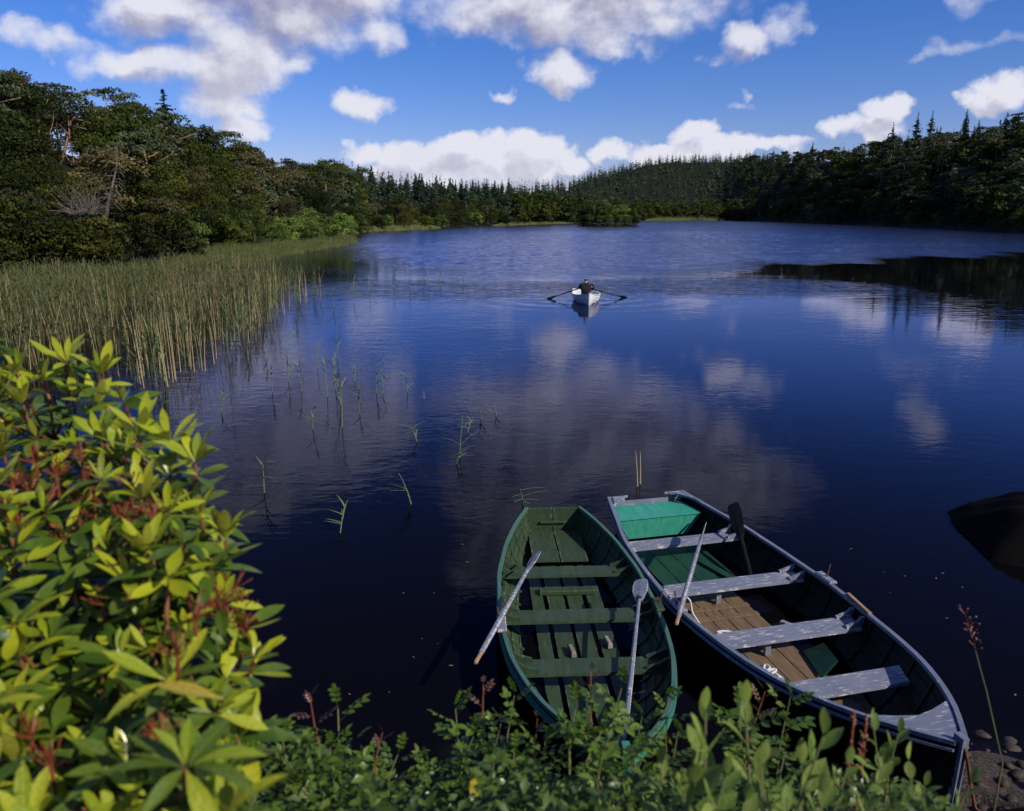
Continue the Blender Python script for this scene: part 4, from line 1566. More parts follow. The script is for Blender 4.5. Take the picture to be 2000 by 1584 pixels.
EB.thwart(er, M['green_paint'], 3.42, .265, .24, knees=(1, -1))
EB.boards(er, [M['green_paint']], .9, 4.3, [(-.42, -.27), (-.24, -.04), (-.02, .17), (.20, .38)], z=.03, gap=.02)
bt = MB().box((1.62, 0, .062), (.11, .62, .05), ch=.005).build('foot_brace', M['green_paint'], er)
for (x, y) in ((2.86, -.10), (2.72, .28)):
    MB().box((x, y, .065), (.16, .045, .06), rz=.15, ch=.008).build('floor_cleat', M['dead_wood'], er)
thole(er, EB, 2.92, -1, lean=-.05, blk=M['grey_paint'])
thole(er, EB, 2.60, 1, lean=.0, blk=M['green_paint'])
EM = bmat(er)
oar('oar', EM @ Vector((1.52, -.33, .50)), EM @ Vector((3.66, -1.04, .47)), 'pale grey oar with bare wooden end over the left rail of the green boat', M['grey_paint'], blade_len=.5, blade_w=.12, blade_roll=.5, group='oars of the moored boats')
oar('oar', EM @ Vector((2.24, .70, .50)), EM @ Vector((4.62, .06, .30)), 'pale grey oar with a black collar along the right side of the green boat', M['grey_paint'], blade_len=.42, blade_w=.16, shaft=.021, blade_roll=.25, group='oars of the moored boats', grip=M['grey_paint'], collar=.36)

# ---- white boat with its rower
RB = Boat(4.3, [(0, .50), (.15, .61), (.35, .68), (.5, .69), (.65, .64), (.8, .48), (.9, .28), (.96, .14), (1, .03)],
          [(0, .42), (.25, .37), (.5, .36), (.75, .42), (1, .55)], [(0, -.02), (.15, -.10), (.7, -.12), (.9, -.10), (1, -.02)])
RB.floor_z = .03
r_st, r_bw = (3.78, 41.05), (3.69, 36.8)
rr_ = boat_root('rowing_boat', r_st, r_bw, 'small white rowing boat coming towards the shore out on the lake', 'rowing boat')
RB.strakes(rr_, 5, M['white_boat'])
RB.rail(rr_, M['cream'], w=.05)
RB.stem(rr_, M['white_boat'])
RB.transom(rr_, M['white_boat'])
RB.ribs(rr_, M['cream'], np.arange(.5, 4.0, .5), w=.04)
RB.boards(rr_, [M['cream']], .1, 3.8, [(-.42, -.15), (-.15, .15), (.15, .42)], z=.05)
RB.thwart(rr_, M['cream'], .45, .24, .35)
RB.thwart(rr_, M['cream'], 2.0, .24, .25)
RB.thwart(rr_, M['tan'], 3.25, .30, .30)
for side in (-1, 1):
    mb = MB()
    y, z = RB.b(1.55), RB.sh(1.55)
    mb.tube([(1.55, side * (y + .02), z + .015), (1.55, side * (y + .02), z + .06)], [.015, .015], 6)
    mb.tube([(1.50, side * (y + .02), z + .13), (1.515, side * (y + .02), z + .075), (1.55, side * (y + .02), z + .06), (1.585, side * (y + .02), z + .075), (1.60, side * (y + .02), z + .13)], .011, 5)
    mb.build('rowlock', M['iron'], rr_)
# orange bag in the bow
mb = MB()
V, F = [], []
for i, (zz, k) in enumerate(((0, .85), (.07, 1), (.17, .96), (.23, .7), (.26, .3))):
    for j in range(12):
        a = 2 * math.pi * j / 12
        V.append((.19 * k * math.cos(a), .24 * k * math.sin(a) * (1 + .06 * math.sin(3 * a)), zz))
for i in range(4):
    for j in range(12):
        F.append((12 * i + j, 12 * i + (j + 1) % 12, 12 * i + 12 + (j + 1) % 12, 12 * i + 12 + j))
F += [tuple(range(11, -1, -1)), tuple(48 + j for j in range(12))]
mb.raw(V, F)
RM = bmat(rr_)
o = mb.build('bag', M['tan'], None, smooth=True, loc=RM @ Vector((2.62, -.05, .052)), rot=rr_.rotation_euler)
tag(o, 'tan bag lying in the bow of the white rowing boat behind the rower', 'bag')

# oars of the white boat: blades in the water, handles in the rower's hands
HL, HR = Vector((1.42, -.20, .60)), Vector((1.42, .20, .60))
tipL, tipR = RM.inverted() @ Vector((1.78, 39.9, -.03)), RM.inverted() @ Vector((6.05, 40.6, -.03))
def oar_through(hand, lock, tip):
    return RM @ tip, RM @ hand
for hand, side, tip, lab in ((HL, -1, tipL, 'left oar of the white boat, blade in the lake'), (HR, 1, tipR, 'right oar of the white boat, blade dipped in the lake')):
    lock = Vector((1.55, side * (RB.b(1.55) + .02), RB.sh(1.55) + .085))
    out_ = (tip - lock)
    inn = (lock - tip).normalized()
    hpt = lock + inn * .62
    if side < 0:
        HL = hpt.copy()
    else:
        HR = hpt.copy()
    oar('oar', RM @ tip, RM @ (hpt + inn * .10), lab, M['black_hull'], blade_len=.6, blade_w=.15, shaft=.028, blade_roll=1.0, group='oars of the white boat', grip=M['black_hull'])

# ------------------------------------------------------------------ the rower
M['skin'] = plain('skin', (0.55, 0.32, 0.24), (0.50, 0.28, 0.20), 10, 0.5, 0.4)
M['jacket'] = plain('dark_jacket', (0.009, 0.008, 0.011), (0.015, 0.013, 0.017), 8, 0.85, 0.2, 0.004)
M['trouser'] = plain('dark_trousers', (0.03, 0.03, 0.045), (0.04, 0.04, 0.055), 8, 0.9, 0.2)
M['hair'] = plain('dark_hair', (0.03, 0.02, 0.014), (0.05, 0.035, 0.025), 30, 0.7, 0.3)


def skin_mesh(name, joints, edges, radii, root_i, mat, parent, subd=2):
    me = bpy.data.meshes.new(name)
    me.from_pydata([tuple(j) for j in joints], edges, [])
    o = add(name, me, parent)
    sk = o.modifiers.new('skin', 'SKIN')
    for i, r in enumerate(radii):
        rr = r if hasattr(r, '__len__') else (r, r)
        me.skin_vertices[0].data[i].radius = rr
    me.skin_vertices[0].data[root_i].use_root = True
    sk.use_smooth_shade = True
    sb = o.modifiers.new('sub', 'SUBSURF')
    sb.levels = sb.render_levels = subd
    me.materials.append(mat)
    return o


person = empty('person', RM @ Vector((2.0, 0, .24)), rr_.rotation_euler.z)
tag(person, 'rower in a dark jacket seated back to the viewer, holding both oars', 'person')
# local frame: x towards the bow (towards the viewer), so the rower faces -x; z up from the seat
inv = (Matrix.Translation(RM @ Vector((2.0, 0, .24))) @ rr_.rotation_euler.to_matrix().to_4x4()).inverted()
hl, hr = inv @ (RM @ HL), inv @ (RM @ HR)
J, E_, R_ = [], [], []
def jn(p_, r, par=None):
    J.append(Vector(p_))
    R_.append(r)
    if par is not None:
        E_.append((par, len(J) - 1))
    return len(J) - 1
pel = jn((0, 0, .11), (.15, .12))
wst = jn((-.03, 0, .27), (.14, .11), pel)
chs = jn((-.09, 0, .44), (.165, .12), wst)
nck0 = jn((-.15, 0, .57), (.085, .07), chs)
nck = jn((-.175, 0, .645), (.052, .052), nck0)
hd0 = jn((-.19, 0, .715), (.075, .07), nck)
hd1 = jn((-.20, 0, .80), (.088, .078), hd0)
hd2 = jn((-.195, 0, .87), (.06, .06), hd1)
for sgn, hp in ((-1, hl), (1, hr)):
    s0 = jn((-.12, sgn * .185, .51), .062, chs)
    mid = (Vector((-.12, sgn * .20, .50)) + hp) / 2 + Vector((.06, sgn * .20, -.09))
    e0 = jn(mid, .044, s0)
    wv = (hp - mid)
    w0 = jn(mid + wv * .86, .029, e0)
    p1 = jn(hp + Vector((.0, 0, .02)), (.036, .018), w0)
    for k in range(4):
        f0_ = jn(hp + Vector((-.045, sgn * (.03 - .02 * k), .028)), .010, p1)
        f1_ = jn(hp + Vector((-.062, sgn * (.03 - .02 * k), -.005)), .009, f0_)
        jn(hp + Vector((-.035, sgn * (.03 - .02 * k), -.028)), .008, f1_)
    t0_ = jn(hp + Vector((.0, -sgn * .035, -.002)), .011, p1)
    jn(hp + Vector((-.028, -sgn * .045, -.022)), .009, t0_)
    h0 = jn((-.06, sgn * .10, .07), .088, pel)
    k0 = jn((-.42, sgn * .15, .22), .062, h0)
    a0 = jn((-.68, sgn * .14, -.10), .040, k0)
    f0_ = jn((-.72, sgn * .14, -.135), .040, a0)
    jn((-.86, sgn * .15, -.10), .032, f0_)
skin_mesh('body', J, E_, R_, pel, M['skin'], person)


def garment(name, specs, mat):
    JJ, EE, RR = [], [], []
    def g(p_, r, par=None):
        JJ.append(Vector(p_))
        RR.append(r)
        if par is not None:
            EE.append((par, len(JJ) - 1))
        return len(JJ) - 1
    specs(g)
    return skin_mesh(name, JJ, EE, RR, 0, mat, person)


def jacket(g):
    a = g((0, 0, .07), (.25, .19))
    b_ = g((-.03, 0, .25), (.27, .21), a)
    c = g((-.09, 0, .44), (.30, .22), b_)
    d = g((-.15, 0, .585), (.17, .15), c)
    g((-.17, 0, .63), (.075, .075), d)
    for sgn, hp in ((-1, hl), (1, hr)):
        s0 = g((-.12, sgn * .25, .50), .12, c)
        mid = (Vector((-.12, sgn * .20, .50)) + hp) / 2 + Vector((.06, sgn * .20, -.09))
        e0 = g(mid, .095, s0)
        g(mid + (hp - mid) * .82, .06, e0)


def trousers(g):
    a = g((0, 0, .10), (.165, .14))
    for sgn in (-1, 1):
        h0 = g((-.08, sgn * .10, .085), .105, a)
        k0 = g((-.42, sgn * .15, .22), .082, h0)
        g((-.66, sgn * .14, -.07), .062, k0)


garment('jacket', jacket, M['jacket'])
garment('trousers', trousers, M['trouser'])
garment('hair', lambda g: g((-.175, 0, .845), (.105, .098), g((-.150, 0, .775), (.092, .078), g((-.155, 0, .725), (.055, .045)))), M['hair'])
fb = MB()
# nose, ears, eyes and mouth on the side that faces away from the viewer
fb.box((-.285, 0, .775), (.03, .022, .05), ch=.006)
fb.build('nose', M['skin'], person)
for sgn in (-1, 1):
    MB().box((-.195, sgn * .082, .785), (.035, .014, .055), ch=.005).build('ear', M['skin'], person)
    MB().box((-.268, sgn * .032, .805), (.012, .024, .010), ch=.003).build('eye', M['hair'], person)
    MB().box((-.78, sgn * .145, -.118), (.27, .10, .085), ch=.025).build('boot', M['black_rubber'], person)
MB().box((-.268, 0, .735), (.012, .045, .008), ch=.002).build('mouth', M['tan'], person)

# ------------------------------------------------------------------ reeds
def inside(px, py, poly):
    c = False
    n = len(poly)
    for i in range(n):
        x1, y1 = poly[i]
        x2, y2 = poly[(i + 1) % n]
        if (y1 > py) != (y2 > py) and px < (x2 - x1) * (py - y1) / (y2 - y1) + x1:
            c = not c
    return c


def wpoly(pts):
    return [tuple(at(x, y, 0)[:2]) for x, y in pts]


def reed_arrays(x, y, h, rng, lean=.12, rad=.011, blades=4, z0=-.4, segs=2, dead=False):
    """one reed: three sided stalk and drooping blades"""
    a = rng.uniform(0, 6.28)
    lx, ly = rng.normal(0, lean, 2) * h * .5
    V, F, T = [], [], []
    pts = []
    for i in range(segs + 1):
        t = i / segs
        pts.append((x + lx * t * t, y + ly * t * t, z0 + (h - z0) * t))
    for i, p_ in enumerate(pts):
        r = rad * (1 - .6 * i / segs)
        for k in range(3):
            b_ = a + k * 2.094
            V.append((p_[0] + r * math.cos(b_), p_[1] + r * math.sin(b_), p_[2]))
    ts = rng.uniform(.6, 1.0) if dead else rng.uniform(.35, .95)
    for i in range(segs):
        for k in range(3):
            j = (k + 1) % 3
            F += [(3 * i + k, 3 * i + j, 3 * i + 3 + j), (3 * i + k, 3 * i + 3 + j, 3 * i + 3 + k)]
            T += [ts, ts]
    for b_ in range(blades):
        t = rng.uniform(.45, 1.0)
        q = (x + lx * t * t, y + ly * t * t, z0 + (h - z0) * t)
        aa = rng.uniform(0, 6.28)
        L = rng.uniform(.25, .5)
        w = rng.uniform(.010, .018)
        c, s = math.cos(aa), math.sin(aa)
        n = len(V)
        up = rng.uniform(.3, .85)
        V += [(q[0] - s * w * .5, q[1] + c * w * .5, q[2]), (q[0] + s * w * .5, q[1] - c * w * .5, q[2]),
              (q[0] + c * L * .5 + s * w, q[1] + s * L * .5 - c * w, q[2] + L * up * .7), (q[0] + c * L * .5 - s * w, q[1] + s * L * .5 + c * w, q[2] + L * up * .7),
              (q[0] + c * L, q[1] + s * L, q[2] + L * up * .75)]
        F += [(n, n + 1, n + 2), (n, n + 2, n + 3), (n + 3, n + 2, n + 4)]
        tg = rng.uniform(0, .35) if not dead else rng.uniform(.4, .9)
        T += [tg] * 3
    return V, F, T


def reed_mass(name, label, poly, n, h0, h1, mat, seed, near=True, **kw):
    rng = np.random.default_rng(seed)
    xs_, ys_ = [p_[0] for p_ in poly], [p_[1] for p_ in poly]
    V, F, T = [], [], []
    cnt = 0
    tries = 0
    while cnt < n and tries < n * 30:
        tries += 1
        x, y = rng.uniform(min(xs_), max(xs_)), rng.uniform(min(ys_), max(ys_))
        if not inside(x, y, poly):
            continue
        x, y = x + rng.normal(0, .45), y + rng.normal(0, .45)
        # clumps with thinner water lanes between
        dd = math.sin(x * .9 + 1) * math.cos(y * .55) + .5 * math.sin(x * 2.1 - y * 1.3)
        if dd < -.35 and rng.random() < .75:
            continue
        if name == 'reed_bed' and x > -18.5 + .08 * (y - 20) and math.sin(x * 1.7 + .8 * math.sin(y * .6)) < .45 and rng.random() < .85:
            continue
        k = rng.uniform(h0, h1) * (1 + .20 * math.sin(x * .6 + .5 * math.sin(y * .3)) * math.cos(y * .4))
        v, f, t = reed_arrays(x, y, k, rng, **kw)
        b_ = len(V)
        V += v
        F += [(a + b_, c + b_, d + b_) for a, c, d in f]
        T += t
        cnt += 1
    o = add(name, mesh_data(name, np.array(V), np.array(F), M[mat], False, T))
    tag(o, label, 'reeds', kind='stuff')


BED = wpoly([(598, 596), (560, 588), (540, 606), (490, 640), (425, 700), (345, 742), (250, 748), (60, 735), (-260, 700), (-260, 590), (0, 578), (120, 562), (300, 548), (420, 540), (480, 532), (560, 552), (606, 574)])
reed_mass('reed_bed', 'dense brown and green reeds standing in the water along the left bank', BED, 4600, .7, 1.85, 'reed', 31, lean=.20, rad=.010)
BACK = wpoly([(-260, 690), (0, 655), (180, 610), (340, 565), (300, 548), (120, 560), (0, 574), (-260, 585)])
reed_mass('sedge', 'soft pale green sedge behind the reeds at the left edge', BACK, 6500, .9, 1.6, 'sedge', 32, lean=.25, rad=.008, blades=2, segs=1)
SED = wpoly([(330, 538), (430, 530), (520, 512), (560, 500), (690, 478), (690, 472), (600, 482), (530, 490), (430, 498), (345, 505)])
reed_mass('sedge', 'pale straw-green sedge flat between the reed bed and the shoreline bushes', SED, 7000, .8, 1.35, 'sedge', 33, lean=.2, rad=.014, blades=2, segs=1)


def make_reed(seed, h, dead):
    rng = np.random.default_rng(seed)
    lx, ly = rng.normal(0, .07, 2)
    mb = MB()
    pts = [(lx * h * t * t, ly * h * t * t, -.5 + (h + .5) * t) for t in (0, .3, .6, .85, 1)]
    mb.tube(pts, [.009, .009, .007, .005, .003], 5)
    st = mb.data('stalk', None)
    st.materials.append(M['reed_dry'] if dead else M['reed_green'])
    bl = []
    for k in range(0 if dead else 6):
        t = rng.uniform(.45, .98)
        q = Vector((lx * h * t * t, ly * h * t * t, -.5 + (h + .5) * t))
        a = rng.uniform(0, 6.28)
        L = rng.uniform(.22, .42)
        d = Vector((math.cos(a), math.sin(a), 0))
        s = Vector((-d.y, d.x, 0))
        up = rng.uniform(.5, 1.5)
        V, F = [], []
        for i in range(5):
            u = i / 4
            c = q + d * L * u * .8 + Vector((0, 0, L * up * (u - .45 * u * u)))
            w = .010 * (1 - u) ** .6 + .0008
            V += [c - s * w, c + s * w + Vector((0, 0, .002))]
        for i in range(4):
            F.append((2 * i, 2 * i + 1, 2 * i + 3, 2 * i + 2))
        bl.append(mesh_data('blade', V, F, M['reed_green']))
    return st, bl


M['reed_green'] = plain('living_reed', (0.10, 0.16, 0.05), (0.16, 0.20, 0.07), 2, .6, .3, c3=(0.28, 0.22, 0.10), t3=.6)
M['reed_dry'] = plain('dry_reed', (0.45, 0.34, 0.17), (0.34, 0.25, 0.13), 2, .7, .3)
REEDS = [make_reed(s, 1.0, False) for s in range(60, 66)] + [make_reed(s, 1.0, True) for s in range(70, 73)]


def place_reed(px, py, h, label, group, vi=None, dead=False):
    p_ = at(px, py, 0)
    vi = (random.randrange(6) if not dead else 6 + random.randrange(3)) if vi is None else vi
    st, bl = REEDS[vi]
    o = empty('reed', p_, random.uniform(0, 6.28))
    o.scale = (1.2, 1.2, h)
    tag(o, label, 'reed', group)
    add('stalk', st, o)
    for b_ in bl:
        add('blade', b_, o)


# lone reeds standing in open water: base and height in the place
LONE = [(516, 962, .46, 0, 'lone reed in open water nearest the rhododendron bush'), (662, 1042, .36, 0, 'lone short reed in the dark water left of the green boat'),
        (806, 985, .42, 0, 'green reed with drooping blades between the two lone reeds left of the boats'), (897, 885, .62, 0, 'leafy green reed in the middle of the water, upright and tallest there'),
        (890, 905, .30, 0, 'short reed at the foot of the tall leafy reed'), (941, 818, .34, 0, 'thin reed just right of the tall leafy reed'), (1246, 950, .5, 1, 'dry pale reed pair member behind the black boat, left stalk'),
        (1251, 946, .46, 1, 'dry pale reed pair member behind the black boat, right stalk'), (1022, 985, .24, 0, 'tiny reed beyond the stern of the green boat'), (816, 862, .28, 0, 'short reed between the scattered reeds and the tall leafy reed'),
        (828, 778, .2, 1, 'thin bare stalk in blue water, rightmost of the scattered reeds')]
for px, py, h, d, lab in LONE:
    place_reed(px, py, h * 1.15, lab, None, dead=bool(d))
for px, py, h in ((735, 768, .62), (796, 766, .38), (668, 790, .9), (640, 775, .75), (692, 745, .35), (702, 808, .4), (590, 765, .6), (563, 745, .7), (532, 765, .5), (485, 705, .5), (500, 665, .4),
                  (585, 700, .7), (658, 700, .9), (610, 838, .4), (430, 805, .4), (318, 800, .4), (668, 835, .8), (620, 720, .6), (912, 845, .22), (970, 812, .2), (700, 760, .5), (655, 760, .7), (745, 770, .4), (560, 700, .6), (520, 700, .55),
                  (770, 560, 1.1), (800, 565, 1.0), (835, 562, 1.1), (720, 575, .9), (690, 585, .9), (650, 600, .8), (860, 556, .8), (905, 560, .6)):
    place_reed(px, py, h * 1.2, 'thin green reed scattered in the open water beside the reed bed', 'reeds scattered in the open water')
for i in range(70):
    t = random.random()
    px = 260 + 350 * t
    py = float(np.interp(px, [250, 345, 425, 490, 545, 600], [752, 748, 705, 650, 610, 600])) + random.uniform(-22, 8)
    place_reed(px, py, random.uniform(1.1, 1.9), 'tall straw-coloured reed at the outer edge of the reed bed', 'reeds at the outer edge of the bed', dead=random.random() < .55)

# ------------------------------------------------------------------ leaves
def leaf_mesh(name, mat, L=1.0, W=.32, seg=6, fold=.22, droop=.18, wide=.58, cup=0.0, tipw=.0):
    V, F = [], []
    for i in range(seg + 1):
        t = i / seg
        w = W * .5 * (math.sin(math.pi * min(1, t ** (math.log(.5) / math.log(wide)))) ** .8 + tipw * t * (1 - t)) if 0 < t < 1 else .004
        z = L * (.06 * t - droop * t * t)
        V += [(L * t, -w, z + w * fold), (L * t, 0, z), (L * t, w, z + w * fold)]
    for i in range(seg):
        a = 3 * i
        F += [(a, a + 3, a + 4, a + 1), (a + 1, a + 4, a + 5, a + 2)]
    return mesh_data(name, V, F, mat, True)


def leafmat(name, c1, c2, rough=.38, trans=.25, coat=.3, rib=None, var=.35, tcol=None, back=None):
    m, N, out = material(name)
    oi = N.n('ShaderNodeObjectInfo')
    a = N.n('ShaderNodeAttribute', attribute_name='tint')
    tcn = N.n('ShaderNodeTexCoord')
    r = N.m('FRACT', N.m('ADD', oi.outputs['Random'], N.m('MULTIPLY', a.outputs['Fac'], 3.7)))
    nz = N.noise(tcn.outputs['Object'], 14, 3, .6)
    f = N.m('ADD', r, N.m('MULTIPLY_ADD', nz, .5, -.25), clamp=True)
    col = N.mix(f, c1, c2)
    blot = N.rng(N.noise(tcn.outputs['Object'], 9, 5, .7), .63, .72)
    col = N.mix(N.m('MULTIPLY', blot, N.m('MULTIPLY', N.rng(r, .45, 1.0), .7)), col, (0.16, 0.10, 0.02))
    if rib:
        sg = N.n('ShaderNodeSeparateXYZ')
        N.link(tcn.outputs['Generated'], sg.inputs[0])
        d = N.m('ABSOLUTE', N.m('SUBTRACT', sg.outputs[1], .5))
        mid = N.rng(d, .035, .012)
        vein = N.m('SINE', N.m('MULTIPLY', N.m('SUBTRACT', sg.outputs[0], N.m('MULTIPLY', d, .5)), 95.0))
        vein = N.m('MULTIPLY', N.rng(vein, .75, 1.0), .22)
        col = N.mix(N.m('MAXIMUM', mid, vein), col, rib)
    if back:      # the underside is matt and brownish
        gb_ = N.n('ShaderNodeNewGeometry')
        col = N.mix(N.m('MULTIPLY', gb_.outputs['Backfacing'], .65), col, back)
    bp = N.n('ShaderNodeBump')
    bp.inputs['Distance'].default_value = .02
    bp.inputs['Strength'].default_value = .35
    N.link(nz, bp.inputs['Height'])
    b = pbsdf(N, col, rough, .32, bp.outputs[0], coat=coat)
    tr = N.n('ShaderNodeBsdfTranslucent')
    N.link(N.mix(.55, col, tcol) if tcol else col, tr.inputs[0])
    mx = N.n('ShaderNodeMixShader')
    mx.inputs[0].default_value = trans
    N.link(b.outputs[0], mx.inputs[1])
    N.link(tr.outputs[0], mx.inputs[2])
    N.link(mx.outputs[0], out.inputs[0])
    return m


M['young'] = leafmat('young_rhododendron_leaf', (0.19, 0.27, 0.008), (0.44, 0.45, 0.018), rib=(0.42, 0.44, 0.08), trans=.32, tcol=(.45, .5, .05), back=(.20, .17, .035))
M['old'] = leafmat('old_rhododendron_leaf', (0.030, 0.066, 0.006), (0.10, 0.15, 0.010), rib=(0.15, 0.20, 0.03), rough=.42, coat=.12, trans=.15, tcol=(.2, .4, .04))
M['yellow'] = leafmat('yellowing_leaf', (0.42, 0.34, 0.02), (0.40, 0.30, 0.03), rib=(.5, .45, .1), trans=.3)
M['red_stem'] = plain('red_brown_stem', (0.16, 0.035, 0.02), (0.22, 0.09, 0.035), 20, .6, .4)
M['seed'] = plain('red_seed_stalk', (0.15, 0.022, 0.012), (0.20, 0.06, 0.02), 30, .6, .4)
M['rose'] = leafmat('rose_leaflet', (0.045, 0.095, 0.010), (0.11, 0.175, 0.018), rough=.5, trans=.25, coat=.1, tcol=(.25, .4, .05))
M['rose_red'] = leafmat('young_red_rose_leaf', (0.13, 0.06, 0.045), (0.16, 0.10, 0.05), rough=.5, trans=.2, coat=.1)
M['sallow'] = leafmat('sallow_leaf', (0.12, 0.20, 0.022), (0.23, 0.29, 0.05), rough=.5, trans=.28, coat=.1, rib=(.22, .28, .10), tcol=(.4, .5, .1))
M['green_stem'] = plain('green_stem', (0.10, 0.13, 0.04), (0.16, 0.14, 0.06), 20, .6, .4)

RL = [leaf_mesh('leaf', None, 1, .30, 7, .25, d, .58) for d in (.02, .12, .25, -.06)]
RL_Y = [leaf_mesh('leaf', M['young'], 1, w, 7, f_, d, .6) for d, w, f_ in ((.02, .29, .3), (.14, .26, .2), (-.12, .28, .4), (.26, .25, .1), (.40, .27, .3), (-.2, .24, .15))]
RL_O = [leaf_mesh('leaf', M['old'], 1, w, 7, f_, d, .55) for d, w, f_ in ((.12, .30, .2), (.24, .28, .12), (.05, .31, .3), (.38, .27, .15), (.5, .29, .35))]
RL_L = leaf_mesh('leaf', M['yellow'], 1, .32, 7, .2, .1, .6)


def leaf_matrix(p_, axis, az_, el_, L, roll=0.0):
    """leaf base at p_, pointing away from the shoot axis"""
    axis = axis.normalized()
    q = axis.to_track_quat('Z', 'X').to_matrix().to_4x4()
    return Matrix.Translation(p_) @ q @ Matrix.Rotation(az_, 4, 'Z') @ Matrix.Rotation(-el_, 4, 'Y') @ Matrix.Rotation(roll, 4, 'X') @ Matrix.Translation((.006, 0, 0)) @ Matrix.Scale(L, 4)


# ------------------------------------------------------------------ rhododendron at the left
POLY = [(-90, 640), (30, 700), (120, 700), (235, 735), (245, 800), (310, 815), (330, 860), (390, 890), (400, 950), (455, 985), (470, 1040), (430, 1100), (440, 1180), (520, 1270), (500, 1330), (480, 1390), (455, 1480), (460, 1680), (-90, 1680)]
base = Vector((-1.15, 1.75, float(bankz(-1.15, 1.75))))
bush = empty('rhododendron_bush', base)
tag(bush, 'large sunlit rhododendron bush with glossy yellow-green leaves filling the lower left corner', 'bush')
rnd = random.Random(11)


def bdepth(px, py):
    d = 2.35 - 1.0 * (min(1600, max(650, py)) - 650) / 950
    return d + .10 * math.sin(px * .013) + .12 * (px > 380)


TIPS = [(140, 775, 'y'), (185, 800, 'y'), (45, 790, 'y'), (270, 850, 'y'), (330, 930, 'y'), (390, 1010, 'y'), (440, 1055, 'y'), (165, 1280, 'y'), (270, 1210, 'y'), (95, 1420, 'y'), (300, 1560, 'y'), (395, 1580, 'y'),
        (440, 1600, 'y'), (50, 1620, 'y'), (495, 1290, 'y'), (5, 870, 'y'), (20, 1050, 'y'), (230, 1620, 'y'), (130, 1590, 'y'), (40, 1290, 'y'), (330, 1330, 'o'), (210, 1080, 'o'), (330, 1130, 'o'), (90, 1160, 'o'), (320, 1390, 'o'), (440, 1330, 'o')]
for _ in range(4000):
    x, y = rnd.uniform(-80, 530), rnd.uniform(660, 1660)
    if not inside(x, y, POLY):
        continue
    if all((x - a) ** 2 + (y - b_) ** 2 > (50 + (y - 650) * .022) ** 2 for a, b_, _k in TIPS):
        TIPS.append((x, y, 'y' if rnd.random() < .38 else 'o'))
leaves = []
tips3 = []
for px, py, kd in TIPS:
    dz = bdepth(px, py) + rnd.uniform(-.10, .12)
    p_ = P(px, py, dz)
    ax = Vector((rnd.uniform(-.25, .35), rnd.uniform(-.35, .1), 1)).normalized()
    tips3.append((p_, ax, kd))
    nb = rnd.randint(6, 8)
    if kd == 'y':
        for k in range(nb):
            leaves.append((leaf_matrix(p_, ax, 6.283 * k / nb + rnd.uniform(-.3, .3), rnd.uniform(.45, 1.2), rnd.uniform(.07, .115), rnd.uniform(-.3, .3)), 'y', dz))
        for k in range(6):
            leaves.append((leaf_matrix(p_ - ax * .035, ax, 6.283 * k / 6 + rnd.uniform(-.3, .3), rnd.uniform(-.15, .35), rnd.uniform(.08, .12), rnd.uniform(-.3, .3)), 'y' if rnd.random() < .4 else 'o', dz + .02))
    else:
        nb += 2
        for k in range(nb):
            leaves.append((leaf_matrix(p_, ax, 6.283 * k / nb + rnd.uniform(-.3, .3), rnd.uniform(-.35, .55), rnd.uniform(.08, .13), rnd.uniform(-.5, .5)), 'y' if rnd.random() < .25 else 'o', dz))
        for k in range(3):
            leaves.append((leaf_matrix(p_, ax, rnd.uniform(0, 6.28), rnd.uniform(.8, 1.3), rnd.uniform(.05, .08)), 'y', dz))
for px, py in ((445, 1368), (130, 905)):
    leaves.append((leaf_matrix(P(px, py, bdepth(px, py) - .25), Vector((0, 0, 1)), .1 if px > 200 else 2.2, .35, .12 if px > 200 else .07), 'l', 0))
# deeper foliage
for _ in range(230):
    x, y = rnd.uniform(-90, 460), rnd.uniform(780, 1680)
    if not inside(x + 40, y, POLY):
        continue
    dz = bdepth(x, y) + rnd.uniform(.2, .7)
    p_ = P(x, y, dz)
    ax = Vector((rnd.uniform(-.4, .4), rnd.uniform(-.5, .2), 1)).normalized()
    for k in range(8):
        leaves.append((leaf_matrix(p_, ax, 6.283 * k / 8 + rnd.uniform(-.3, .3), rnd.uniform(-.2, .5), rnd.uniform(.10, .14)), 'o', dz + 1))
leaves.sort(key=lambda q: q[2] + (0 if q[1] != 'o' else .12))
Tb = Matrix.Translation(-base)
mass = {'y': [], 'o': []}
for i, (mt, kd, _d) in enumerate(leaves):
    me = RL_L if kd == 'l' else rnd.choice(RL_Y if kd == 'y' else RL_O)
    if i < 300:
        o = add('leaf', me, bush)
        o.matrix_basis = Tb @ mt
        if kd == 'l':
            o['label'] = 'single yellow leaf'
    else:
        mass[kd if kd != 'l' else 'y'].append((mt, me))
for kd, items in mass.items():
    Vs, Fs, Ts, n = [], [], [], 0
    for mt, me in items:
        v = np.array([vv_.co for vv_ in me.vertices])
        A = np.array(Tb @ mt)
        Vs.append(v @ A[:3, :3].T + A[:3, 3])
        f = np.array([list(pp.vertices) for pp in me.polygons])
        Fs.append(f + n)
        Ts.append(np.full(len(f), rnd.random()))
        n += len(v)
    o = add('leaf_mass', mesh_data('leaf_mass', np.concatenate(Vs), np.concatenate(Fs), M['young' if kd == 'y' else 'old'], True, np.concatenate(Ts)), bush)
    o['kind'] = 'stuff'
print('rhododendron leaves', len(leaves))
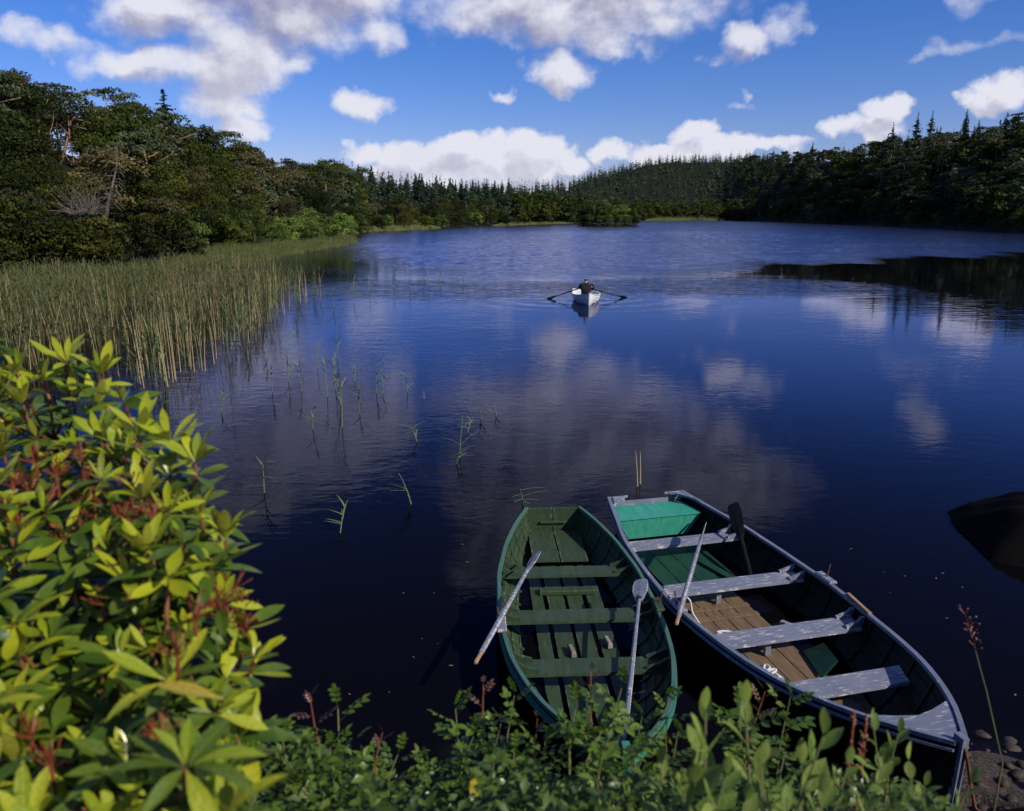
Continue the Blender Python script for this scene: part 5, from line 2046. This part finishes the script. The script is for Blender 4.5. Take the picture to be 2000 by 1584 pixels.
# branches
nodes = []
for k in range(14):
    px, py = rnd.uniform(-20, 430), 860 + 55 * k
    if not inside(px, py, POLY):
        px *= .5
    nodes.append(P(px, py, bdepth(px, py) + .28))
for nd in nodes:
    mb = MB()
    b0 = base - base
    q = nd - base
    mid = q * .5 + Vector((rnd.uniform(-.1, .1), rnd.uniform(0, .15), rnd.uniform(-.15, .0)))
    mb.tube([(0, 0, -.1), mid * .6, mid * 1.05, q], [.018, .014, .011, .008], 6)
    mb.build('branch', M['bark'], bush)
mb = MB()
for p_, ax, kd in tips3:
    nd = min(nodes, key=lambda q: (q - p_).length + (.4 if q.z > p_.z - .05 else 0))
    a, b_ = p_ - base, nd - base
    c = a * .55 + b_ * .45 - Vector((0, 0, .03)) - ax * .03
    mb.tube([b_, c, a - ax * .05, a], [.0065, .005, .0045, .004], 5)
o = mb.build('twigs', M['red_stem'], bush)
# spent flower heads: sprays of thin red stalks
for px, py in ((205, 985), (235, 1015), (180, 945), (70, 905), (60, 960), (25, 950), (445, 1215), (470, 1190), (345, 1280), (100, 1500), (420, 1180), (110, 930), (150, 985), (10, 1000), (255, 955), (225, 1090), (185, 1030), (90, 985), (455, 1150), (40, 1040), (300, 1010), (265, 1020), (160, 900), (480, 1230), (380, 1210), (320, 1440), (60, 1440), (120, 1060), (200, 1180)):
    p_ = P(px, py, bdepth(px, py) - .07)
    mb = MB()
    mb.tube([Vector((0, 0, -.06)), Vector((0, 0, .01))], [.004, .004], 5)
    for k in range(18):
        a, e_ = rnd.uniform(0, 6.28), rnd.uniform(.1, 1.5)
        L = rnd.uniform(.025, .05)
        d = Vector((math.cos(a) * math.cos(e_), math.sin(a) * math.cos(e_), math.sin(e_)))
        mb.tube([d * .004, d * L * .6 + Vector((0, 0, .004)), d * L + Vector((0, 0, .010))], [.0014, .0012, .0022], 3, cap=False)
    o = mb.build('seed_head', M['seed'], bush)
    o.location = p_ - base

# ------------------------------------------------------------------ small plants along the bank
def compound(name, mat, n=7, L=.085, ll=.034, lw=.020):
    """a rose leaf: paired leaflets along a thin stalk"""
    V, F = [], []
    def leaflet(p0_, ang, l, w):
        c, s = math.cos(ang), math.sin(ang)
        b_ = len(V)
        for (t, ww) in ((0, .08), (.3, .85), (.6, 1), (.85, .5), (1, .02)):
            for sg in (-1, 0, 1):
                x, y = l * t, sg * w * .5 * ww
                V.append((p0_[0] + c * x - s * y, p0_[1] + s * x + c * y, p0_[2] + (abs(sg) * w * ww * .18) - l * t * t * .18))
        for i in range(4):
            a = b_ + 3 * i
            F.extend([(a, a + 1, a + 4, a + 3), (a + 1, a + 2, a + 5, a + 4)])
    pairs = (n - 1) // 2
    for i in range(pairs):
        t = .30 + .55 * i / max(1, pairs - 1)
        p_ = (L * t, 0, -L * .2 * t * t)
        for sg in (-1, 1):
            leaflet(p_, sg * 1.05, ll * (.8 + .2 * i / pairs), lw)
    leaflet((L * .95, 0, -L * .18), 0, ll * 1.1, lw * 1.1)
    b_ = len(V)
    V += [(0, -.0012, 0), (0, .0012, 0), (L, .0008, -L * .19), (L, -.0008, -L * .19)]
    F.append((b_, b_ + 1, b_ + 2, b_ + 3))
    return mesh_data(name, V, F, mat, False)


ROSE = [compound('leaf', M['rose'], 7), compound('leaf', M['rose'], 5, .07, .036, .022), compound('leaf', M['rose'], 7, .10, .036, .021)]
ROSE_R = [compound('leaf', M['rose_red'], 7, .05, .022, .010)]
SAL = [leaf_mesh('leaf', M['sallow'], 1, .44, 5, .25, d, .5) for d in (.05, .2, -.1)]


def shoot(name, px, py, depth, label, cat, kind='rose', hgt=.42, nl=10, size=1.0, red=False, group=None, lean=None, stemc='green_stem'):
    top = P(px, py, depth)
    lx, ly = lean or (rnd.uniform(-.10, .10), rnd.uniform(-.02, .12))
    gz = float(bankz(top.x - lx, top.y - ly))
    b0 = Vector((top.x - lx, top.y - ly, gz))
    if top.z - gz < .12:
        gz = b0.z = top.z - .12
    o = empty(name, b0)
    tag(o, label, cat, group)
    H = top - b0
    def cv(t):
        t = max(0.0, t)
        return Vector((H.x * t ** 1.6, H.y * t ** 1.6, H.z * t)) + Vector((.012 * math.sin(t * 7), .01 * math.cos(t * 5), 0))
    mb = MB()
    mb.tube([cv(t) for t in (0, .25, .5, .75, 1)], [.0045 * size, .004 * size, .0035 * size, .0026 * size, .0015 * size], 5)
    mb.build('stem', M[stemc], o)
    hl_ = min(H.length, hgt)
    for k in range(nl):
        f_ = k / max(1, nl - 1)
        t = 1 - (hl_ / H.length) * f_
        a = k * 2.4 + rnd.uniform(-.4, .4)
        d = (cv(min(1, t + .02)) - cv(t - .02)).normalized()
        if kind == 'rose':
            young = red and f_ < .3
            me = rnd.choice(ROSE_R if young else ROSE)
            e_ = 1.1 - .9 * min(1, f_ * 2.2) + rnd.uniform(-.2, .2)
            s_ = size * (.6 + .5 * min(1, f_ * 3)) * rnd.uniform(.8, 1.2)
        else:
            me = rnd.choice(SAL)
            e_ = 1.2 - .75 * min(1, f_ * 1.8) + rnd.uniform(-.2, .2)
            s_ = size * .055 * (.75 + .4 * min(1, f_ * 3)) * rnd.uniform(.8, 1.2)
        lf = add('leaf', me, o)
        lf.matrix_basis = leaf_matrix(cv(t), d, a, e_, s_, rnd.uniform(-.4, .4))
    return o


RS = [(600, 1362, 2.45, 1.1, True, 'rose shoot with dark reddish tip, tallest of the leafy shoots beside the rhododendron'), (545, 1440, 2.3, 1.0, False, None), (655, 1385, 2.5, 1.1, False, None), (640, 1460, 2.4, 1, False, None),
      (742, 1432, 2.5, .9, True, None), (772, 1475, 2.5, 1, False, None), (830, 1500, 2.5, 1, False, None), (850, 1530, 2.4, .9, False, None), (700, 1500, 2.4, .9, False, None), (580, 1500, 2.3, 1, False, None),
      (940, 1338, 2.75, 1.1, True, 'arching rose shoot with a purplish tip, left of the green bow'), (885, 1385, 2.7, 1.0, False, None), (1000, 1360, 2.7, 1.1, False, None), (975, 1410, 2.65, 1.0, False, None),
      (1045, 1405, 2.65, .8, True, None), (1060, 1450, 2.6, .9, False, None), (920, 1440, 2.6, 1, False, None), (1000, 1470, 2.5, .9, False, None), (1110, 1470, 2.6, .9, False, None),
      (1150, 1312, 2.75, 1.1, True, 'tall rose shoot rising in front of the green boat'), (1210, 1345, 2.7, 1.05, False, None), (1120, 1385, 2.6, 1.1, False, None), (1300, 1362, 2.8, .9, False, None), (1250, 1400, 2.6, .9, False, None),
      (1170, 1430, 2.5, 1.1, False, None), (1235, 1470, 2.5, 1.0, False, None), (1320, 1430, 2.6, .9, False, None), (1160, 1500, 2.4, 1.0, False, None),
      (1490, 1352, 2.7, 1.25, True, 'dark dense rose shoot on red stems, in front of the black boat rail'), (1540, 1362, 2.75, 1.15, False, 'second dark rose shoot over the black boat rail, at its right'), (1440, 1372, 2.7, 1.0, False, None), (1530, 1470, 2.5, .8, False, None)]
ORD = ['first', 'second', 'third', 'fourth', 'fifth', 'sixth', 'seventh', 'eighth', 'ninth', 'tenth', 'eleventh', 'twelfth', 'thirteenth', 'fourteenth', 'fifteenth', 'sixteenth', 'seventeenth', 'eighteenth',
       'nineteenth', 'twentieth', 'twenty-first', 'twenty-second', 'twenty-third']
RA = sorted(q[0] for q in RS if not q[5] and q[0] < 1090)
RB_ = sorted(q[0] for q in RS if not q[5] and q[0] >= 1090)
for px, py, d, sz, red, lab in RS:
    shoot('rose_shoot', px, py, d, lab or ('green rose shoot %s the rhododendron, %s from it along the bank' % ('right of', ORD[RA.index(px)]) if px < 1090 else 'green rose shoot in front of the moored boats, %s from the left' % ORD[RB_.index(px)]), 'rose', 'rose', .38, rnd.randint(11, 15), sz * rnd.uniform(1.0, 1.2), red,
          None if lab else 'rose shoots %s' % ('left of the green boat' if px < 1090 else 'in front of the boats'), stemc='red_stem' if red else 'green_stem')
SS = [(1372, 1392, 1.75, 1.25), (1450, 1385, 1.8, 1.3), (1362, 1470, 1.7, 1.3), (1480, 1500, 1.7, 1.2), (1410, 1520, 1.6, 1.2), (1602, 1440, 1.75, 1.25), (1560, 1500, 1.8, 1.1), (1650, 1500, 1.8, 1.0), (1285, 1500, 1.8, 1.1),
      (1330, 1550, 1.7, 1.1), (1230, 1530, 1.9, 1.0), (1530, 1560, 1.6, 1.1), (1700, 1410, 2.1, .9), (1750, 1435, 2.1, 1.0), (1770, 1490, 2.0, .9), (1720, 1500, 2.0, 1.0), (1800, 1540, 2.0, .9), (1690, 1545, 1.9, .9),
      (1890, 1535, 1.9, .9), (1200, 1410, 2.1, .9), (1100, 1535, 2.0, .9), (1600, 1560, 1.7, 1.1), (1452, 1570, 1.6, 1.1), (1840, 1575, 2.0, .8), (1755, 1575, 1.8, .9)]
SX = sorted(q[0] for k_, q in enumerate(SS) if k_ not in (0, 1, 18))
for i, (px, py, d, sz) in enumerate(SS):
    lab = {0: 'broad-leaved pale green shoot, leftmost of the two tallest before the black boat', 1: 'broad-leaved pale green shoot, rightmost of the two tallest before the black boat', 18: 'lone small leafy shoot at the water edge below the black bow'}.get(i)
    shoot('sallow_shoot', px, py, d, lab or 'pale green broad-leaved shoot below the black boat, %s from the left' % ORD[SX.index(px)], 'shoot', 'sallow', .34, rnd.randint(9, 13), sz * 1.15, False, None if lab else 'broad-leaved shoots below the black boat')
shoot('fern_shoot', 480, 1470, 1.9, 'yellow-green shoot at the right foot of the rhododendron', 'shoot', 'rose', .35, 18, 1.0)
shoot('fern_shoot', 500, 1540, 1.8, 'second yellow-green shoot low beside the rhododendron foot', 'shoot', 'rose', .35, 18, 1.0)

# ground cover between the shoots
LIMX = [380, 450, 520, 600, 680, 730, 800, 860, 900, 950, 1040, 1100, 1200, 1300, 1400, 1500, 1600, 1700, 1800, 1850, 1900, 2100]
LIMY = [1330, 1390, 1420, 1430, 1470, 1505, 1525, 1550, 1520, 1480, 1485, 1540, 1500, 1520, 1500, 1520, 1500, 1515, 1530, 1570, 1600, 1640]
rng = np.random.default_rng(41)
Vs, Fs, Ts, n = [], [], [], 0
def project(p_):
    v = p_ - Vector((0, 0, EYE))
    d = v.dot(FWD)
    return 1000 + 1500 * v.x / d, 792 - 1500 * v.dot(UPV) / d, d
cnt = 0
while cnt < 13000:
    x, y = rng.uniform(-1.6, 2.7), rng.uniform(1.3, 3.7)
    z = float(bankz(x, y)) + rng.uniform(.0, .5) ** 1.3
    px, py, d = project(Vector((x, y, z)))
    if d < 1.3 or py < np.interp(px, LIMX, LIMY) + rng.uniform(-8, 12) or py > 1720:
        continue
    cnt += 1
    s = rng.uniform(.024, .046)
    nrm = Vector((rng.normal(0, .5), rng.normal(-.2, .5), 1)).normalized()
    a = rng.uniform(0, 6.28)
    t = nrm.cross(Vector((math.cos(a), math.sin(a), .1))).normalized()
    b_ = nrm.cross(t)
    c = Vector((x, y, z))
    w = s * rng.uniform(.42, .62)
    Vs += [c - t * s * .5, c - b_ * w * .5 + nrm * w * .12, c - t * s * .02, c + b_ * w * .5 + nrm * w * .12, c + t * s * .5 - nrm * s * .12]
    Fs += [(n, n + 1, n + 2), (n, n + 2, n + 3), (n + 1, n + 4, n + 2), (n + 2, n + 4, n + 3)]
    Ts += [rng.random()] * 4
    n += 5
M['cover'] = leafmat('bank_leaf', (0.025, 0.058, 0.008), (0.10, 0.155, 0.018), rough=.5, trans=.22, coat=.1)
o = add('undergrowth', mesh_data('undergrowth', np.array([tuple(v) for v in Vs]), np.array(Fs), M['cover'], False, Ts))
tag(o, 'low tangle of small green leaves covering the near bank', 'undergrowth', kind='stuff')

# one bright round leaf on its stalk
p_ = P(918, 1548, 2.15)
o = empty('round_leaf_plant', (p_.x, p_.y, float(bankz(p_.x, p_.y))))
tag(o, 'single pale yellow-green round leaf at the bottom of the bank', 'leaf')
hgt = p_.z - o.location.z
lf = add('leaf', leaf_mesh('leaf', M['yellow'], .045, .042, 6, .1, .1, .5, tipw=1.0), o)
lf.location = (0, 0, hgt)
lf.rotation_euler = (.9, -.5, .3)
MB().tube([(0, 0, 0), (.01, .01, hgt)], [.002, .0015], 5).build('stem', M['green_stem'], o)

# tall grass stalk with a drooping seed head at the right
top, foot = P(1885, 1200, 3.0), P(1958, 1490, 3.25)
gz = float(bankz(foot.x, foot.y))
o = empty('grass_stalk', (foot.x, foot.y, gz))
tag(o, 'tall single grass stalk with a reddish seed head, right of the black bow', 'grass')
r0 = Vector((foot.x, foot.y, gz))
mb = MB()
mb.tube([(0, 0, 0), foot - r0 + Vector((0, 0, 0)), (foot - r0) * .5 + (top - r0) * .5 + Vector((.008, 0, 0)), P(1905, 1270, 3.05) - r0], [.0045, .004, .0035, .0025], 5)
mb.build('stem', M['green_stem'], o)
mb = MB()
a, b_ = P(1905, 1270, 3.05) - r0, top - r0
mb.tube([a, a * .5 + b_ * .5, b_], [.0025, .002, .001], 4)
for k in range(26):
    t = rnd.random()
    q = a * (1 - t) + b_ * t
    d = Vector((rnd.uniform(-1, 1), rnd.uniform(-1, 1), rnd.uniform(.2, 1))).normalized()
    L = .012 + .05 * (t > .75) * rnd.random()
    mb.tube([q, q + d * L, q + d * (L + .016)], [.0008, .001, .0035], 4)
mb.build('seed_head', M['red_stem'], o)

# two dead dock stalks
for px, py, lab in ((1668, 1395, 'dead reddish-brown stalk in front of the black hull, leftmost of two'), (1692, 1405, 'dead reddish-brown stalk in front of the black hull, rightmost of two')):
    t = P(px, py, 2.2)
    gz = float(bankz(t.x, t.y))
    o = empty('dead_stalk', (t.x, t.y, gz))
    tag(o, lab, 'stalk')
    MB().tube([(0, 0, 0), (.01, .01, (t.z - gz) * .5), (0, 0, t.z - gz)], [.006, .006, .004], 5).build('stem', M['red_stem'], o)
    mb = MB()
    for k in range(18):
        z = (t.z - gz) * rnd.uniform(.6, 1)
        d = Vector((rnd.uniform(-1, 1), rnd.uniform(-1, 1), .8)).normalized()
        mb.tube([(0, 0, z), Vector((0, 0, z)) + d * .016], [.003, .0045], 4)
    mb.build('seeds', M['red_stem'], o)

# ------------------------------------------------------------------ stones
def rock_mesh(name, seed, mat, sub=3, amp=.22, scale=(1, 1, 1)):
    bm = bmesh.new()
    bmesh.ops.create_icosphere(bm, subdivisions=sub, radius=1)
    r = random.Random(seed)
    offs = [(Vector((r.uniform(-1, 1), r.uniform(-1, 1), r.uniform(-1, 1))).normalized(), r.uniform(.55, .85)) for _ in range(9)]
    ph = [r.uniform(0, 6.28) for _ in range(4)]
    for v in bm.verts:
        for d, h in offs:      # flat facets
            k = v.co.dot(d)
            if k > h:
                v.co -= d * (k - h) * .85
        n_ = math.sin(v.co.x * 6 + ph[0]) * math.cos(v.co.y * 5 + ph[1]) + .5 * math.sin(v.co.z * 11 + v.co.x * 7 + ph[2])
        v.co *= 1 + amp * .12 * n_
        v.co = Vector((v.co.x * scale[0], v.co.y * scale[1], v.co.z * scale[2]))
    me = bpy.data.meshes.new(name)
    bm.to_mesh(me)
    bm.free()
    me.polygons.foreach_set('use_smooth', np.ones(len(me.polygons), dtype=bool))
    me.materials.append(mat)
    return me


M['dark_rock'] = plain('dark_wet_rock', (0.0035, 0.003, 0.003), (0.006, 0.005, 0.005), 1.5, .9, .04, .03, c3=(0.09, 0.085, 0.075), t3=.70)
M['brown_rock'] = plain('brown_peaty_rock', (0.05, 0.028, 0.020), (0.025, 0.016, 0.013), 3, .6, .3, .03, c3=(0.12, 0.08, 0.06), t3=.62)
M['stone'] = plain('shore_stone', (0.055, 0.040, 0.031), (0.03, 0.022, 0.018), 8, .65, .3, .004, c3=(0.20, 0.17, 0.15), t3=.64)
def shore_rock(name, outline, top, mat, seed, rings=16, seg=72):
    r = random.Random(seed)
    cx = sum(p_[0] for p_ in outline) / len(outline)
    cy = sum(p_[1] for p_ in outline) / len(outline)
    cum = [0]
    n = len(outline)
    for i in range(n):
        a, b_ = outline[i], outline[(i + 1) % n]
        cum.append(cum[-1] + math.hypot(b_[0] - a[0], b_[1] - a[1]))
    V, F = [(0, 0, top)], []
    for q in range(1, rings + 1):
        rr = q / rings
        for k in range(seg):
            d = cum[-1] * k / seg
            i = max(j for j in range(n) if cum[j] <= d)
            f_ = (d - cum[i]) / (cum[i + 1] - cum[i])
            a, b_ = outline[i], outline[(i + 1) % n]
            x, y = a[0] + (b_[0] - a[0]) * f_ - cx, a[1] + (b_[1] - a[1]) * f_ - cy
            x, y = x * rr, y * rr
            nz_ = math.sin(x * 3.1 + seed) * math.cos(y * 2.7) + .5 * math.sin(x * 7.3 - y * 5.9) + .35 * math.sin(x * 15 + y * 11) + .2 * math.sin(x * 31 - y * 23)
            z = (top + .25) * (1 - rr ** 2.6) - .25 + nz_ * .055 * top / .5 * (1.1 - rr)
            z = z - .05 * abs(math.sin(x * 4 + y * 2.5))
            V.append((x, y, z))
    for k in range(seg):
        F.append((0, 1 + k, 1 + (k + 1) % seg))
    for q in range(rings - 1):
        for k in range(seg):
            a, b_ = 1 + q * seg + k, 1 + q * seg + (k + 1) % seg
            F.append((a, a + seg, b_ + seg, b_))
    return add(name, mesh_data(name, V, F, mat, True), loc=(cx, cy, 0))


o = shore_rock('boulder', [(6.15, 10.7), (7.1, 11.1), (8.8, 10.9), (9.4, 9.2), (8.4, 7.9), (6.9, 8.0), (5.75, 8.75), (5.85, 9.7)], .52, M['dark_rock'], 3)
tag(o, 'large black pointed boulder rising from the water at the right edge', 'boulder')
o = shore_rock('boulder', [(5.55, 8.35), (6.4, 8.2), (7.8, 7.6), (7.9, 6.9), (6.8, 6.9), (6.0, 7.5)], .16, M['brown_rock'], 5)
tag(o, 'low flat brown rock just in front of the black boulder', 'rock')
STONES = [rock_mesh('stone', s, M['stone'], 2, .4, (1, .8, .55)) for s in range(6)]
for i in range(230):
    x, y = random.uniform(2.9, 5.2), random.uniform(4.3, 7.2)
    if abs((x - 3.1)) < .28 and y < 5.4:
        continue
    r = random.uniform(.015, .085) * (1.2 if y > 5.4 else 1)
    o = add('stone', random.choice(STONES), loc=(x, y, float(bankz(x, y)) + r * .1), rot=(random.uniform(-.2, .2), random.uniform(-.2, .2), random.uniform(0, 6.28)), scale=r)
    tag(o, 'brown shore stone at the water edge right of the black bow', 'stone', 'stones at the water edge')

# scraps floating by the bank
rng = np.random.default_rng(77)
M['scrap'] = plain('floating_scrap', (0.20, 0.15, 0.07), (0.12, 0.10, 0.05), 20, .7, .3)
Vs, Fs = [], []
for i in range(90):
    x, y = rng.uniform(-1.5, 5.5), rng.uniform(4.9, 9.5) ** 1.0
    if (-.4 < x < 1.6 and y < 9.7) or (1.2 < x < 4.2 and 4.5 < y < 10):
        continue
    s, a = rng.uniform(.010, .028), rng.uniform(0, 6.28)
    c_, n_ = math.cos(a) * s, math.sin(a) * s
    b = len(Vs)
    Vs += [(x - c_, y - n_, .004), (x + n_ * .4, y - c_ * .4, .006), (x + c_, y + n_, .004), (x - n_ * .4, y + c_ * .4, .007)]
    Fs.append((b, b + 1, b + 2, b + 3))
o = add('floating_leaves', mesh_data('floating_leaves', np.array(Vs), np.array(Fs), M['scrap']))
tag(o, 'scattered dead leaf scraps afloat on the dark water near the boats', 'leaves', kind='stuff')
